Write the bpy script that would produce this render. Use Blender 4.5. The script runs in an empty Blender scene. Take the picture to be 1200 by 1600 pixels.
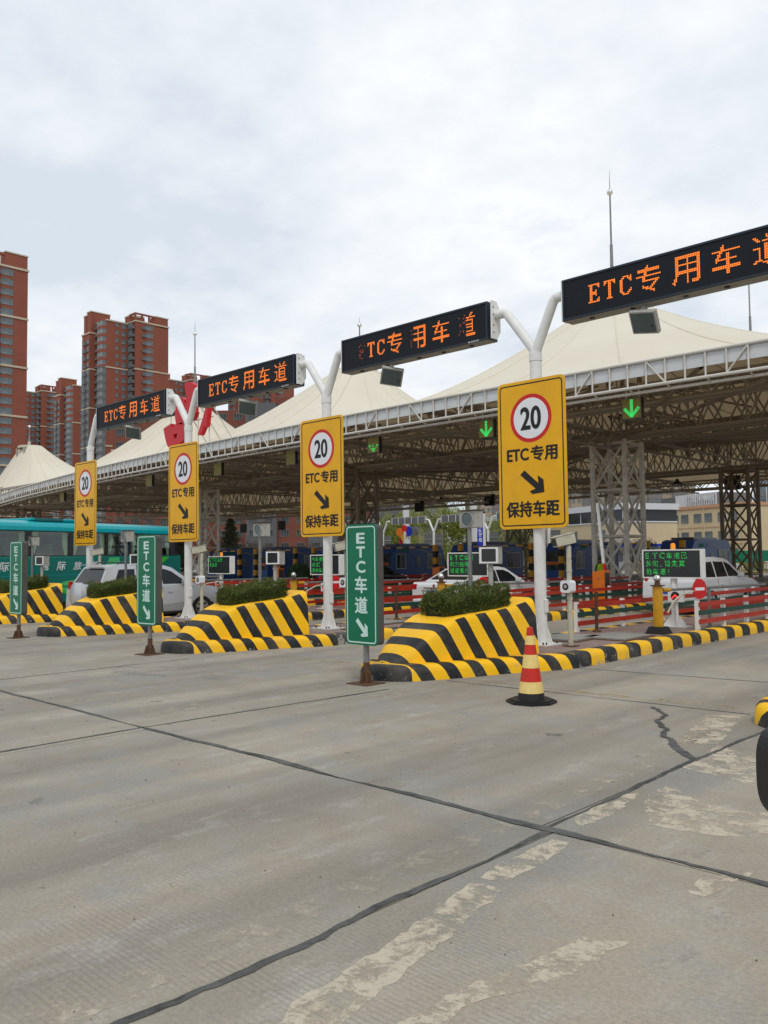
import bpy, bmesh, math, random
import numpy as np
from mathutils import Vector, Matrix, noise, geometry
from math import radians as R, sin, cos, pi
SC = bpy.context.scene
COL = SC.collection
random.seed(7)

# ------------------------------------------------------------------ camera
PITCH, ROLL, AZ = R(3.05), R(0.67), R(44.0)      # lanes run along +Y, the row of signs along X
f0 = Vector((-sin(AZ), cos(AZ), 0)); r0 = Vector((cos(AZ), sin(AZ), 0))
fwd = f0 * cos(PITCH) + Vector((0, 0, sin(PITCH)))
u0 = r0.cross(fwd)
rgt = r0 * cos(ROLL) - u0 * sin(ROLL); upv = u0 * cos(ROLL) + r0 * sin(ROLL)
cam = bpy.data.objects.new('camera', bpy.data.cameras.new('camera'))
COL.objects.link(cam); SC.camera = cam
cam.matrix_world = Matrix(((rgt.x, upv.x, -fwd.x, 0), (rgt.y, upv.y, -fwd.y, 0), (rgt.z, upv.z, -fwd.z, 1.8), (0, 0, 0, 1)))
cam.data.sensor_fit = 'VERTICAL'; cam.data.sensor_height = 24; cam.data.lens = 24 * 1314 / 1600
cam.data.clip_start = 0.05; cam.data.clip_end = 3000

# ------------------------------------------------------------------ sky, sun, exposure
W = bpy.data.worlds.new('World'); SC.world = W; W.use_nodes = True
nt = W.node_tree; N = nt.nodes; L = nt.links; N.clear()
out = N.new('ShaderNodeOutputWorld'); bg = N.new('ShaderNodeBackground')
sky = N.new('ShaderNodeTexSky'); sky.sky_type = 'NISHITA'; sky.sun_disc = False
sky.sun_elevation = R(48); sky.sun_rotation = R(215)
sky.altitude = 100; sky.air_density = 1.2; sky.dust_density = 2.5
tc = N.new('ShaderNodeTexCoord')
def wmath(op, a=None, b=None, clamp=False):
    n = N.new('ShaderNodeMath'); n.operation = op; n.use_clamp = clamp
    for i, v in enumerate((a, b)):
        if v is None: continue
        if isinstance(v, (int, float)): n.inputs[i].default_value = v
        else: L.new(v, n.inputs[i])
    return n.outputs[0]
sep = N.new('ShaderNodeSeparateXYZ'); L.new(tc.outputs['Generated'], sep.inputs[0])
zz = wmath('ADD', wmath('MAXIMUM', sep.outputs[2], 0.0), 0.22)
cmb = N.new('ShaderNodeCombineXYZ')
L.new(wmath('DIVIDE', sep.outputs[0], zz), cmb.inputs[0]); L.new(wmath('DIVIDE', sep.outputs[1], zz), cmb.inputs[1])
def wnoise(scale, detail, rough, off):
    m = N.new('ShaderNodeMapping'); m.inputs['Location'].default_value = off
    L.new(cmb.outputs[0], m.inputs[0])
    n = N.new('ShaderNodeTexNoise'); n.inputs['Scale'].default_value = scale
    n.inputs['Detail'].default_value = detail; n.inputs['Roughness'].default_value = rough
    L.new(m.outputs[0], n.inputs[0]); return n.outputs[0]
n1 = wnoise(1.5, 7, .52, (3.1, 1.7, 0)); n2 = wnoise(5.5, 6, .6, (7, 2, 0)); n3 = wnoise(.9, 4, .5, (1, 9, 0))
cl = N.new('ShaderNodeValToRGB'); e = cl.color_ramp.elements
e[0].position = .40; e[0].color = (.63, .70, .78, 1); e[1].position = .61; e[1].color = (.89, .91, .935, 1)
L.new(wmath('ADD', wmath('MULTIPLY', n1, .72), wmath('MULTIPLY', n2, .28)), cl.inputs[0])
mk = N.new('ShaderNodeValToRGB'); e = mk.color_ramp.elements
e[0].position = .62; e[0].color = (0, 0, 0, 1); e[1].position = .84; e[1].color = (.5, .5, .5, 1)
L.new(wmath('ADD', wmath('MULTIPLY', n2, .6), wmath('MULTIPLY', n3, .45)), mk.inputs[0])
sk = N.new('ShaderNodeMix'); sk.data_type = 'RGBA'; sk.blend_type = 'MULTIPLY'; sk.inputs['Factor'].default_value = 1
L.new(sky.outputs[0], sk.inputs['A']); sk.inputs['B'].default_value = (.15, .15, .15, 1)
mx = N.new('ShaderNodeMix'); mx.data_type = 'RGBA'
L.new(mk.outputs[0], mx.inputs['Factor']); L.new(cl.outputs[0], mx.inputs['A']); L.new(sk.outputs['Result'], mx.inputs['B'])
L.new(mx.outputs['Result'], bg.inputs[0]); bg.inputs[1].default_value = 1.0
L.new(bg.outputs[0], out.inputs[0])
sun = bpy.data.objects.new('sun', bpy.data.lights.new('sun', 'SUN')); COL.objects.link(sun)
sun.data.energy = 1.2; sun.data.angle = R(14); sun.data.color = (1, .96, .9)
# light comes from the camera's side of the toll plaza, high
sd = Vector((.55, -.55, 1.05)).normalized(); sun.rotation_euler = sd.to_track_quat('Z', 'Y').to_euler()
sky.sun_elevation = math.asin(sd.z); sky.sun_rotation = math.atan2(sd.x, sd.y)
SC.view_settings.view_transform = 'Standard'; SC.view_settings.look = 'None'
SC.view_settings.exposure = 0.13; SC.view_settings.gamma = 1; SC.view_settings.use_curve_mapping = False

# ------------------------------------------------------------------ materials
class NT:
    def __init__(s, name):
        s.m = bpy.data.materials.new(name); s.m.use_nodes = True
        s.t = s.m.node_tree; s.n = s.t.nodes; s.l = s.t.links; s.b = s.n['Principled BSDF']; s.out = s.n['Material Output']
        s.tc = s.n.new('ShaderNodeTexCoord')
    def set(s, k, v):
        i = s.b.inputs[k]
        if hasattr(v, 'node'): s.l.new(v, i)
        else: i.default_value = (*v, 1) if isinstance(v, tuple) and len(v) == 3 else v
    def math(s, op, a, b=None, c=None, clamp=False):
        n = s.n.new('ShaderNodeMath'); n.operation = op; n.use_clamp = clamp
        for i, v in enumerate((a, b, c)):
            if v is None: continue
            if hasattr(v, 'node'): s.l.new(v, n.inputs[i])
            else: n.inputs[i].default_value = v
        return n.outputs[0]
    def xyz(s, src='Object'):
        n = s.n.new('ShaderNodeSeparateXYZ'); s.l.new(s.tc.outputs[src] if isinstance(src, str) else src, n.inputs[0]); return n.outputs
    def noise(s, scale, detail=5, rough=.6, src='Object', stretch=None, dist=0, off=(0, 0, 0)):
        n = s.n.new('ShaderNodeTexNoise'); n.inputs['Scale'].default_value = scale
        n.inputs['Detail'].default_value = detail; n.inputs['Roughness'].default_value = rough; n.inputs['Distortion'].default_value = dist
        v = s.tc.outputs[src] if isinstance(src, str) else src
        mp = s.n.new('ShaderNodeMapping'); mp.inputs['Scale'].default_value = stretch or (1, 1, 1); mp.inputs['Location'].default_value = off
        s.l.new(v, mp.inputs[0]); s.l.new(mp.outputs[0], n.inputs[0]); return n.outputs[0]
    def world(s):
        g = s.n.new('ShaderNodeNewGeometry'); return g.outputs['Position']
    def ramp(s, v, stops):
        n = s.n.new('ShaderNodeValToRGB'); e = n.color_ramp.elements
        while len(e) < len(stops): e.new(.5)
        for i, (p, c) in enumerate(stops):
            e[i].position = p; e[i].color = (*c, 1) if isinstance(c, tuple) else (c, c, c, 1)
        s.l.new(v, n.inputs[0]); return n.outputs[0]
    def mix(s, f, a, b, blend='MIX'):
        n = s.n.new('ShaderNodeMix'); n.data_type = 'RGBA'; n.blend_type = blend
        for k, v in (('Factor', f), ('A', a), ('B', b)):
            if hasattr(v, 'node'): s.l.new(v, n.inputs[k])
            elif k == 'Factor': n.inputs[k].default_value = v
            else: n.inputs[k].default_value = (*v, 1)
        return n.outputs['Result']
    def bump(s, h, strength=.3, dist=.02):
        n = s.n.new('ShaderNodeBump'); n.inputs['Strength'].default_value = strength; n.inputs['Distance'].default_value = dist
        s.l.new(h, n.inputs['Height']); s.l.new(n.outputs[0], s.b.inputs['Normal'])
def basic(name, col, rough=.5, metal=0.0, var=.12, scale=6, dirt=None, dirt_amt=.4, bump=0, emit=None, es=1, src='Object'):
    m = NT(name)
    n = m.noise(scale, 6, .65, src)
    c = m.mix(m.ramp(n, [(.35, 1.0), (.65, 0.0)]), col, tuple(max(0, x * (1 - var * 2)) for x in col))
    if dirt:
        d = m.noise(scale * 2.3, 8, .75, src, off=(4, 5, 6))
        c = m.mix(m.math('MULTIPLY', m.ramp(d, [(.52, 0.0), (.66, 1.0)]), dirt_amt), c, dirt)
    m.set('Base Color', c)
    m.set('Roughness', m.math('ADD', m.math('MULTIPLY', n, .2), rough - .1)); m.set('Metallic', metal); m.set('Specular IOR Level', .32)
    if bump: m.bump(m.noise(scale * 8, 6, .7, src), bump, .01)
    if emit: m.set('Emission Color', emit); m.set('Emission Strength', es)
    return m.m
MT = {}
MT['sign_yellow'] = basic('sign_yellow', (.78, .40, .003), .42, 0, .05, 1.5, (.35, .2, .05), .2)
MT['sign_white'] = basic('sign_white', (.72, .73, .75), .4, 0, .03)
MT['sign_red'] = basic('sign_red', (.55, .012, .012), .4, 0, .06)
MT['sign_black'] = basic('sign_black', (.012, .011, .012), .5, 0, .05)
MT['sign_green'] = basic('sign_green', (.0, .15, .07), .4, 0, .08, 2)
MT['sign_mint'] = basic('sign_mint_print', (.55, .72, .68), .4, 0, .05)
MT['white_paint'] = basic('white_painted_steel', (.74, .74, .72), .4, 0, .05, 4, (.4, .34, .27), .18, .04)
MT['cream_paint'] = basic('cream_painted_steel', (.5, .48, .38), .45, 0, .08, 5, (.2, .12, .06), .4, .05)
MT['fascia'] = basic('rusting_white_steel', (.62, .60, .55), .5, 0, .08, 1.2, (.24, .11, .05), .8, .05, src='Generated')
MT['truss'] = basic('dusty_steel', (.37, .33, .28), .55, 0, .12, 1.0, (.1, .07, .05), .5)
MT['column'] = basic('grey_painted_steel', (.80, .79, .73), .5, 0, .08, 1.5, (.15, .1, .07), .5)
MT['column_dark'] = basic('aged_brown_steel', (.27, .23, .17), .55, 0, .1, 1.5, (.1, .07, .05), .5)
MT['panel_white'] = basic('white_panel', (.60, .62, .63), .5, 0, .05, .4, (.3, .25, .2), .3, src='Generated')
MT['led_case'] = basic('dark_blue_grey_case', (.018, .026, .040), .4, 0, .1)
MT['steel'] = basic('galvanised_steel', (.25, .25, .25), .42, .5, .12, 9, (.12, .08, .05), .3)
MT['chrome'] = basic('polished_steel_ball', (.7, .7, .68), .15, 1.0, .02)
MT['rust'] = basic('rusty_steel', (.13, .065, .035), .75, 0, .25, 14, (.05, .03, .02), .7, .3)
MT['grey_box'] = basic('weathered_grey_metal', (.40, .40, .37), .5, 0, .08, 6, (.22, .12, .06), .5, .05)
MT['lamp_glass'] = basic('dark_lens', (.10, .13, .13), .2, 0, .1)
MT['screen'] = basic('dark_screen', (.03, .032, .034), .15, 0, .1)
MT['black_plastic'] = basic('black_plastic', (.012, .012, .013), .5, 0, .1)
MT['bollard'] = basic('bollard_yellow_paint', (.62, .31, .008), .42, 0, .08, 6, (.2, .12, .03), .35)
MT['orange'] = basic('orange_cabinet', (.68, .16, .01), .42, 0, .06)
MT['kerb_y'] = basic('kerb_yellow_paint', (.80, .42, .004), .55, 0, .06, 5, (.22, .17, .09), .5, .25, src='Object')
MT['kerb_k'] = basic('kerb_black_paint', (.017, .018, .020), .5, 0, .2, 5, (.16, .16, .15), .35, .25)
MT['kerb_worn'] = basic('kerb_worn_black_paint', (.028, .029, .031), .55, 0, .2, 9, (.36, .36, .34), .9, .3)
MT['rail_red'] = basic('rail_red_paint', (.45, .030, .012), .45, 0, .1, 3, (.15, .05, .03), .3)
MT['rail_green'] = basic('rail_green_paint', (.012, .065, .045), .45, 0, .12, 3)
MT['red_letter'] = basic('red_sign_letter', (.50, .004, .012), .35, 0, .05)
MT['booth_blue'] = basic('booth_dark_blue', (.028, .105, .38), .35, 0, .1, 1)
MT['booth_logo'] = basic('booth_swoosh_print', (.18, .22, .28), .4, 0, .05)
MT['blue_sign'] = basic('blue_sign', (.008, .025, .42), .4, 0, .05)
MT['brick_red'] = basic('red_brick_facade', (.25, .078, .048), .85, 0, .08, .08, (.14, .04, .03), .25)
MT['facade_grey'] = basic('grey_facade', (.135, .14, .145), .8, 0, .1, .08)
MT['trim'] = basic('cream_trim', (.50, .43, .32), .8, 0, .08, .1)
MT['beige_wall'] = basic('beige_wall', (.58, .47, .30), .85, 0, .06, .05, (.45, .33, .2), .4)
MT['beige_trim'] = basic('salmon_trim', (.50, .29, .17), .85, 0, .06, .05)
MT['tan_tower'] = basic('tan_tower_wall', (.33, .265, .20), .85, 0, .06, .05)
MT['grey_tower'] = basic('grey_tower_wall', (.19, .175, .165), .85, 0, .06, .05)
MT['far_white'] = basic('far_white_wall', (.6, .6, .62), .8, 0, .04, .05)
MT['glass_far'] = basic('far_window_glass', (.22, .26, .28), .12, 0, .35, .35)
MT['glass_dark'] = basic('dark_tinted_glass', (.012, .016, .02), .06, 0, .2, 1)
MT['win_frame'] = basic('dark_window_frame', (.15, .16, .155), .5, 0, .1)
MT['frame_light'] = basic('pale_window_frame', (.45, .47, .47), .5, 0, .05)
MT['bark'] = basic('bark', (.07, .055, .04), .9, 0, .2, 4)
MT['silver'] = basic('silver_car_paint', (.50, .52, .55), .30, .35, .0, .5)
MT['car_white'] = basic('white_car_paint', (.60, .61, .62), .22, 0, .0, .5)
MT['car_black'] = basic('black_car_paint', (.02, .02, .025), .2, 0, .02)
MT['tyre'] = basic('tyre_rubber', (.018, .018, .018), .85, 0, .15)
MT['rim'] = basic('alloy_rim', (.45, .45, .46), .35, .8, .05)
MT['tail_red'] = basic('tail_lamp', (.42, .006, .01), .2, 0, .05)
MT['bus_teal'] = basic('bus_dark_teal', (.0, .17, .14), .25, 0, .06, .5, (.02, .06, .05), .2)
MT['bus_cyan'] = basic('bus_roof_cyan', (.0, .33, .37), .3, 0, .05, .5)
MT['bus_green'] = basic('bus_green_print', (.06, .50, .16), .3, 0, .05)
MT['bus_lime'] = basic('bus_lime_print', (.05, .48, .03), .3, 0, .05)
MT['curtain'] = basic('pale_green_curtain', (.52, .55, .36), .8, 0, .1, 5)
MT['seat'] = basic('seat_cloth', (.12, .17, .12), .9, 0, .1)
MT['skin'] = basic('skin', (.32, .17, .11), .6, 0, .05)
MT['cloth_dark'] = basic('dark_clothes', (.02, .025, .05), .9, 0, .1)
MT['vest'] = basic('hi_vis_vest', (.45, .75, .02), .7, 0, .05)
MT['booth_glass'] = basic('booth_window_glass', (.07, .09, .11), .12, 0, .4, .8)
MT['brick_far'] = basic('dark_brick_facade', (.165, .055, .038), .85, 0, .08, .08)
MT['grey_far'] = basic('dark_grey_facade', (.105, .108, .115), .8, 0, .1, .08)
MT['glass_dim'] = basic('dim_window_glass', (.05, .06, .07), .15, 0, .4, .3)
MT['dark_frame'] = basic('dark_grey_steel', (.10, .095, .09), .5, .2, .12, 5, (.16, .1, .06), .4)
MT['sign_back'] = basic('grey_sign_back', (.15, .15, .15), .6, 0, .1, 2)
MT['concrete_base'] = basic('raw_concrete', (.27, .255, .225), .85, 0, .1, 3, (.16, .14, .12), .5, .2)
MT['banner_green'] = basic('green_site_hoarding', (.01, .22, .12), .7, 0, .15, .5)
MT['barrier_yellow'] = basic('yellow_barrier', (.6, .38, .03), .6, 0, .1)
MT['plate_blue'] = basic('blue_number_plate', (.01, .06, .4), .4, 0, .05)
MT['amber'] = basic('amber_lamp', (.75, .27, .01), .3, 0, .05, emit=(1, .3, .02), es=.25)
def emis(name, col, s):
    m = NT(name); m.set('Base Color', (.01, .01, .01)); m.set('Emission Color', col); m.set('Emission Strength', s); return m.m
MT['led_orange'] = emis('lit_orange_led', (1, .21, .008), 1.35)
MT['led_orange_dim'] = emis('dim_orange_led', (.8, .09, .004), .55)
MT['led_green'] = emis('lit_green_led', (.01, .85, .10), .8)
MT['led_red'] = emis('lit_red_led', (1, .03, .02), 1.6)
MT['arrow_green'] = emis('lit_green_arrow', (.02, .9, .16), .85)

def led_panel():
    m = NT('unlit_led_grid'); x, y, z = m.xyz()
    def line(v): return m.math('LESS_THAN', m.math('ABSOLUTE', m.math('SUBTRACT', m.math('FRACT', m.math('DIVIDE', v, .0265)), .5)), .27)
    g = m.math('MULTIPLY', line(x), line(z))
    m.set('Base Color', m.mix(g, (.005, .007, .011), (.014, .017, .023))); m.set('Roughness', .6); m.set('Specular IOR Level', .2); return m.m
MT['led_panel'] = led_panel()
def stripes():      # slanting yellow / black bands painted round the nose block
    m = NT('painted_hazard_stripes'); x, y, z = m.xyz()
    w = m.noise(3, 4, .5)
    ph = m.math('ADD', m.math('ADD', y, m.math('MULTIPLY', z, .52)), m.math('MULTIPLY', m.math('SUBTRACT', w, .5), .03))
    fr = m.math('FRACT', m.math('DIVIDE', m.math('SUBTRACT', ph, 9.60 - 4.2), .42))
    b = m.math('MAXIMUM', m.math('LESS_THAN', fr, .48), m.math('LESS_THAN', m.math('ADD', y, m.math('MULTIPLY', x, -.35)), 9.04))
    d = m.noise(7, 8, .75); dd = m.math('MULTIPLY', m.ramp(d, [(.55, 0.0), (.72, 1.0)]), .35)
    ye = m.mix(dd, (.90, .50, .004), (.50, .30, .03)); bl = m.mix(dd, (.016, .017, .019), (.07, .07, .07))
    P = m.world(); wz = m.xyz(P)[2]; ch = m.math('ADD', m.math('ADD', m.noise(11, 9, .78, P), m.math('MULTIPLY', m.math('SUBTRACT', .16, wz), .40, None, False)), m.math('MULTIPLY', m.noise(2.2, 5, .6, P), .25)); ch = m.ramp(m.math('MULTIPLY', ch, m.math('GREATER_THAN', .9, wz)), [(.76, 0.0), (.80, 1.0)])
    cc = m.mix(b, ye, bl); cc = m.mix(m.math('MULTIPLY', m.ramp(m.noise(1.8, 7, .7, P, off=(4, 4, 0)), [(.48, 0.0), (.75, 1.0)]), .22), cc, (.30, .26, .19))
    m.set('Base Color', m.mix(ch, cc, (.33, .31, .275))); m.set('Roughness', .5); m.set('Specular IOR Level', .3)
    m.bump(m.noise(22, 6, .7), .35, .02); return m.m
MT['stripes'] = stripes()
def kerbmat(name, col, worn):      # painted kerb concrete, chipped and scuffed most near the road
    m = NT(name); P = m.world(); x, y, z = m.xyz(P)
    n = m.noise(11, 9, .78, P); n2 = m.noise(2.2, 5, .6, P)
    low = m.math('MULTIPLY', m.math('SUBTRACT', .16, z), .55)
    chip = m.ramp(m.math('ADD', m.math('ADD', n, low), m.math('MULTIPLY', n2, .25)), [(.74 - worn, 0.0), (.79 - worn, 1.0)])
    film = m.ramp(m.noise(3.5, 7, .7, P, off=(4, 4, 0)), [(.45, 0.0), (.75, 1.0)])
    c = m.mix(m.math('MULTIPLY', film, .30), col, (.30, .27, .22))
    m.set('Base Color', m.mix(chip, c, (.33, .31, .275))); m.set('Roughness', .6); m.set('Specular IOR Level', .3)
    m.bump(m.noise(24, 6, .75, P), .35, .015); return m.m
MT['kerb_y'] = kerbmat('kerb_yellow', (.88, .49, .004), .0); MT['kerb_k'] = kerbmat('kerb_black', (.017, .018, .020), -.01); MT['kerb_worn'] = kerbmat('kerb_black_worn', (.020, .021, .022), .10)
def membrane():
    m = NT('tensioned_white_membrane')
    n = m.noise(.12, 6, .6); n2 = m.noise(1.1, 8, .75, stretch=(1, 1, 3))
    c = m.mix(m.ramp(n, [(.35, 0.0), (.7, 1.0)]), (.76, .71, .58), (.67, .60, .47))
    c = m.mix(m.math('MULTIPLY', m.ramp(n2, [(.6, 0.0), (.74, 1.0)]), .3), c, (.36, .27, .18))
    m.set('Base Color', c); m.set('Roughness', .6)
    tr = m.n.new('ShaderNodeBsdfTranslucent'); tr.inputs[0].default_value = (.55, .40, .23, 1)
    mxs = m.n.new('ShaderNodeMixShader'); mxs.inputs[0].default_value = .17
    m.l.new(m.b.outputs[0], mxs.inputs[1]); m.l.new(tr.outputs[0], mxs.inputs[2]); m.l.new(mxs.outputs[0], m.out.inputs[0])
    m.bump(m.noise(.8, 5, .6), .25, .1)
    return m.m
MT['membrane'] = membrane()
def concrete(name='worn_concrete'):
    m = NT(name); P = m.world()
    big = m.noise(.33, 5, .6, P); med = m.noise(1.7, 7, .65, P, off=(3, 1, 0)); fine = m.noise(40, 8, .8, P)
    tyre = m.noise(1.0, 4, .55, P, stretch=(.95, .06, 1), off=(2.3, 0, 0))        # dirt bands along the lanes
    c = m.mix(m.ramp(big, [(.35, 0.0), (.65, 1.0)]), (.258, .226, .174), (.328, .291, .228))
    c = m.mix(m.math('MULTIPLY', m.ramp(med, [(.45, 0.0), (.72, 1.0)]), .55), c, (.345, .325, .285))
    c = m.mix(m.math('MULTIPLY', m.ramp(tyre, [(.43, 0.0), (.66, 1.0)]), .58), c, (.120, .110, .092))
    sc = m.noise(2.2, 9, .8, P, stretch=(1, .35, 1), off=(9, 4, 0))              # chalky scuffs
    c = m.mix(m.math('MULTIPLY', m.ramp(sc, [(.55, 0.0), (.68, 1.0)]), .45), c, (.44, .425, .39))
    spots = m.noise(3.1, 3, .5, P, off=(1, 8, 0))
    c = m.mix(m.math('MULTIPLY', m.ramp(spots, [(.27, 1.0), (.295, 0.0)]), .6), c, (.06, .055, .05))
    blu = m.noise(.7, 6, .65, P, off=(11, 3, 0)); c = m.mix(m.math('MULTIPLY', m.ramp(blu, [(.52, 0.0), (.62, 1.0)]), .45), c, (.22, .225, .22))
    stain = m.noise(2.6, 8, .8, P, off=(2, 13, 0)); c = m.mix(m.math('MULTIPLY', m.ramp(stain, [(.58, 0.0), (.66, 1.0)]), .4), c, (.15, .13, .105))
    v = m.n.new('ShaderNodeTexVoronoi'); v.inputs['Scale'].default_value = 55; m.l.new(P, v.inputs[0])
    peb = m.ramp(v.outputs['Distance'], [(.10, 0.0), (.22, 1.0)])
    patch = m.ramp(m.noise(.9, 4, .6, P, off=(5, 5, 0)), [(.44, 0.0), (.6, 1.0)])
    c = m.mix(m.math('MULTIPLY', m.math('SUBTRACT', 1.0, peb), m.math('MULTIPLY', patch, .5)), c, (.12, .112, .10))
    c = m.mix(.8, c, m.ramp(fine, [(.3, (.35, .35, .35)), (.5, (.52, .52, .52)), (.72, (.72, .71, .69))]), 'OVERLAY')
    # broom-grooved texture across the slab, worn away in places
    x, y, z = m.xyz(P)
    wob = m.noise(1.5, 3, .5, P)
    gr = m.math('SINE', m.math('ADD', m.math('MULTIPLY', y, 2 * pi / .032), m.math('MULTIPLY', wob, 6)))
    gm = m.ramp(m.noise(.8, 6, .7, P, off=(7, 7, 0)), [(.47, 0.0), (.60, 1.0)])
    groove = m.math('MULTIPLY', m.math('MULTIPLY', m.math('GREATER_THAN', gr, .55), gm), .38)
    c = m.mix(groove, c, (.16, .15, .13))
    m.set('Base Color', c); m.set('Roughness', .86)
    h = m.math('ADD', m.math('MULTIPLY', fine, .5), m.math('MULTIPLY', peb, .25)); m.bump(m.math('SUBTRACT', h, groove), .35, .006)
    return m.m
MT['concrete'] = concrete()
def worn_paint(name, col, lo, hi, scale=4.2):
    m = NT(name); P = m.world()
    n = m.noise(scale, 8, .78, P, dist=.4); n2 = m.noise(18, 6, .8, P)
    a = m.ramp(m.math('ADD', m.math('MULTIPLY', n, .75), m.math('MULTIPLY', n2, .25)), [(lo, 0.0), (hi, 1.0)])
    st = m.ramp(m.noise(5, 8, .8, P, off=(3, 3, 0)), [(.5, 0.0), (.68, 1.0)])
    cc = m.mix(m.noise(22, 6, .8, P), tuple(c * .70 for c in col), tuple(min(1, c * 1.12) for c in col)); cc = m.mix(m.math('MULTIPLY', st, .5), cc, (.24, .21, .17))
    m.set('Base Color', cc); m.set('Roughness', .9); m.set('Specular IOR Level', .1); m.set('Alpha', m.math('MULTIPLY', a, .88))
    return m.m
MT['old_white'] = worn_paint('worn_cream_road_paint', (.57, .505, .395), .445, .53)
MT['old_white_thin'] = worn_paint('thin_cream_road_paint', (.50, .45, .36), .47, .62, 6)
MT['old_yellow'] = worn_paint('worn_yellow_road_paint', (.42, .30, .05), .51, .60)
MT['dust_white'] = worn_paint('chalky_dust', (.46, .45, .43), .47, .75, 1.7)
MT['sealant'] = basic('bitumen_joint_sealant', (.115, .117, .110), .8, 0, .3, 3, (.02, .02, .02), .8, .5)
def pavers():
    m = NT('red_paving_bricks'); P = m.world()
    b = m.n.new('ShaderNodeTexBrick'); m.l.new(P, b.inputs[0]); b.inputs['Scale'].default_value = 1
    b.inputs['Brick Width'].default_value = .2; b.inputs['Row Height'].default_value = .1; b.inputs['Mortar Size'].default_value = .006
    b.inputs['Color1'].default_value = (.20, .125, .105, 1); b.inputs['Color2'].default_value = (.26, .155, .125, 1); b.inputs['Mortar'].default_value = (.15, .13, .11, 1)
    n = m.noise(1.3, 6, .7, P)
    m.set('Base Color', m.mix(m.ramp(n, [(.4, 0.0), (.65, .7)]), b.outputs[0], (.23, .205, .175))); m.set('Roughness', .85)
    m.bump(b.outputs[1], -.3, .01); return m.m
MT['pavers'] = pavers()
def leafmat(name, a, b, tr=.3):
    m = NT(name)
    oi = m.n.new('ShaderNodeObjectInfo')
    n = m.noise(2.5, 4, .7, 'Object'); g = m.n.new('ShaderNodeNewGeometry')
    c = m.mix(m.ramp(m.math('ADD', m.math('MULTIPLY', n, .7), m.math('MULTIPLY', g.outputs['Random Per Island'], .5)), [(.35, 0.0), (.85, 1.0)]), a, b)
    m.set('Base Color', c); m.set('Roughness', .6)
    t = m.n.new('ShaderNodeBsdfTranslucent'); m.l.new(c, t.inputs[0])
    s = m.n.new('ShaderNodeMixShader'); s.inputs[0].default_value = tr
    m.l.new(m.b.outputs[0], s.inputs[1]); m.l.new(t.outputs[0], s.inputs[2]); m.l.new(s.outputs[0], m.out.inputs[0]); return m.m
MT['hedge_leaf'] = leafmat('juniper_sprigs', (.045, .080, .012), (.150, .180, .034))
MT['hedge_twig'] = basic('hedge_inner_twigs', (.028, .028, .012), .9, 0, .3, 9)
MT['willow'] = leafmat('spring_willow_leaves', (.15, .19, .03), (.30, .33, .06), .4)
MT['conifer'] = leafmat('cedar_needles', (.10, .14, .09), (.22, .27, .18), .25)
MT['bush'] = leafmat('dark_bush_leaves', (.02, .055, .015), (.05, .09, .025), .2)
MT['twigs'] = basic('bare_twigs', (.13, .10, .075), .9, 0, .2, 2)
def clearglass():
    m = NT('bus_window_glass'); m.set('Base Color', (.6, .8, .75)); m.set('Roughness', .03)
    t = m.n.new('ShaderNodeBsdfTransparent'); t.inputs[0].default_value = (.80, .90, .86, 1)
    s = m.n.new('ShaderNodeMixShader'); gl = m.n.new('ShaderNodeBsdfGlossy'); gl.inputs['Roughness'].default_value = .03
    s.inputs[0].default_value = .07; m.l.new(t.outputs[0], s.inputs[1]); m.l.new(gl.outputs[0], s.inputs[2]); m.l.new(s.outputs[0], m.out.inputs[0]); return m.m
MT['clear_glass'] = clearglass()

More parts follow.
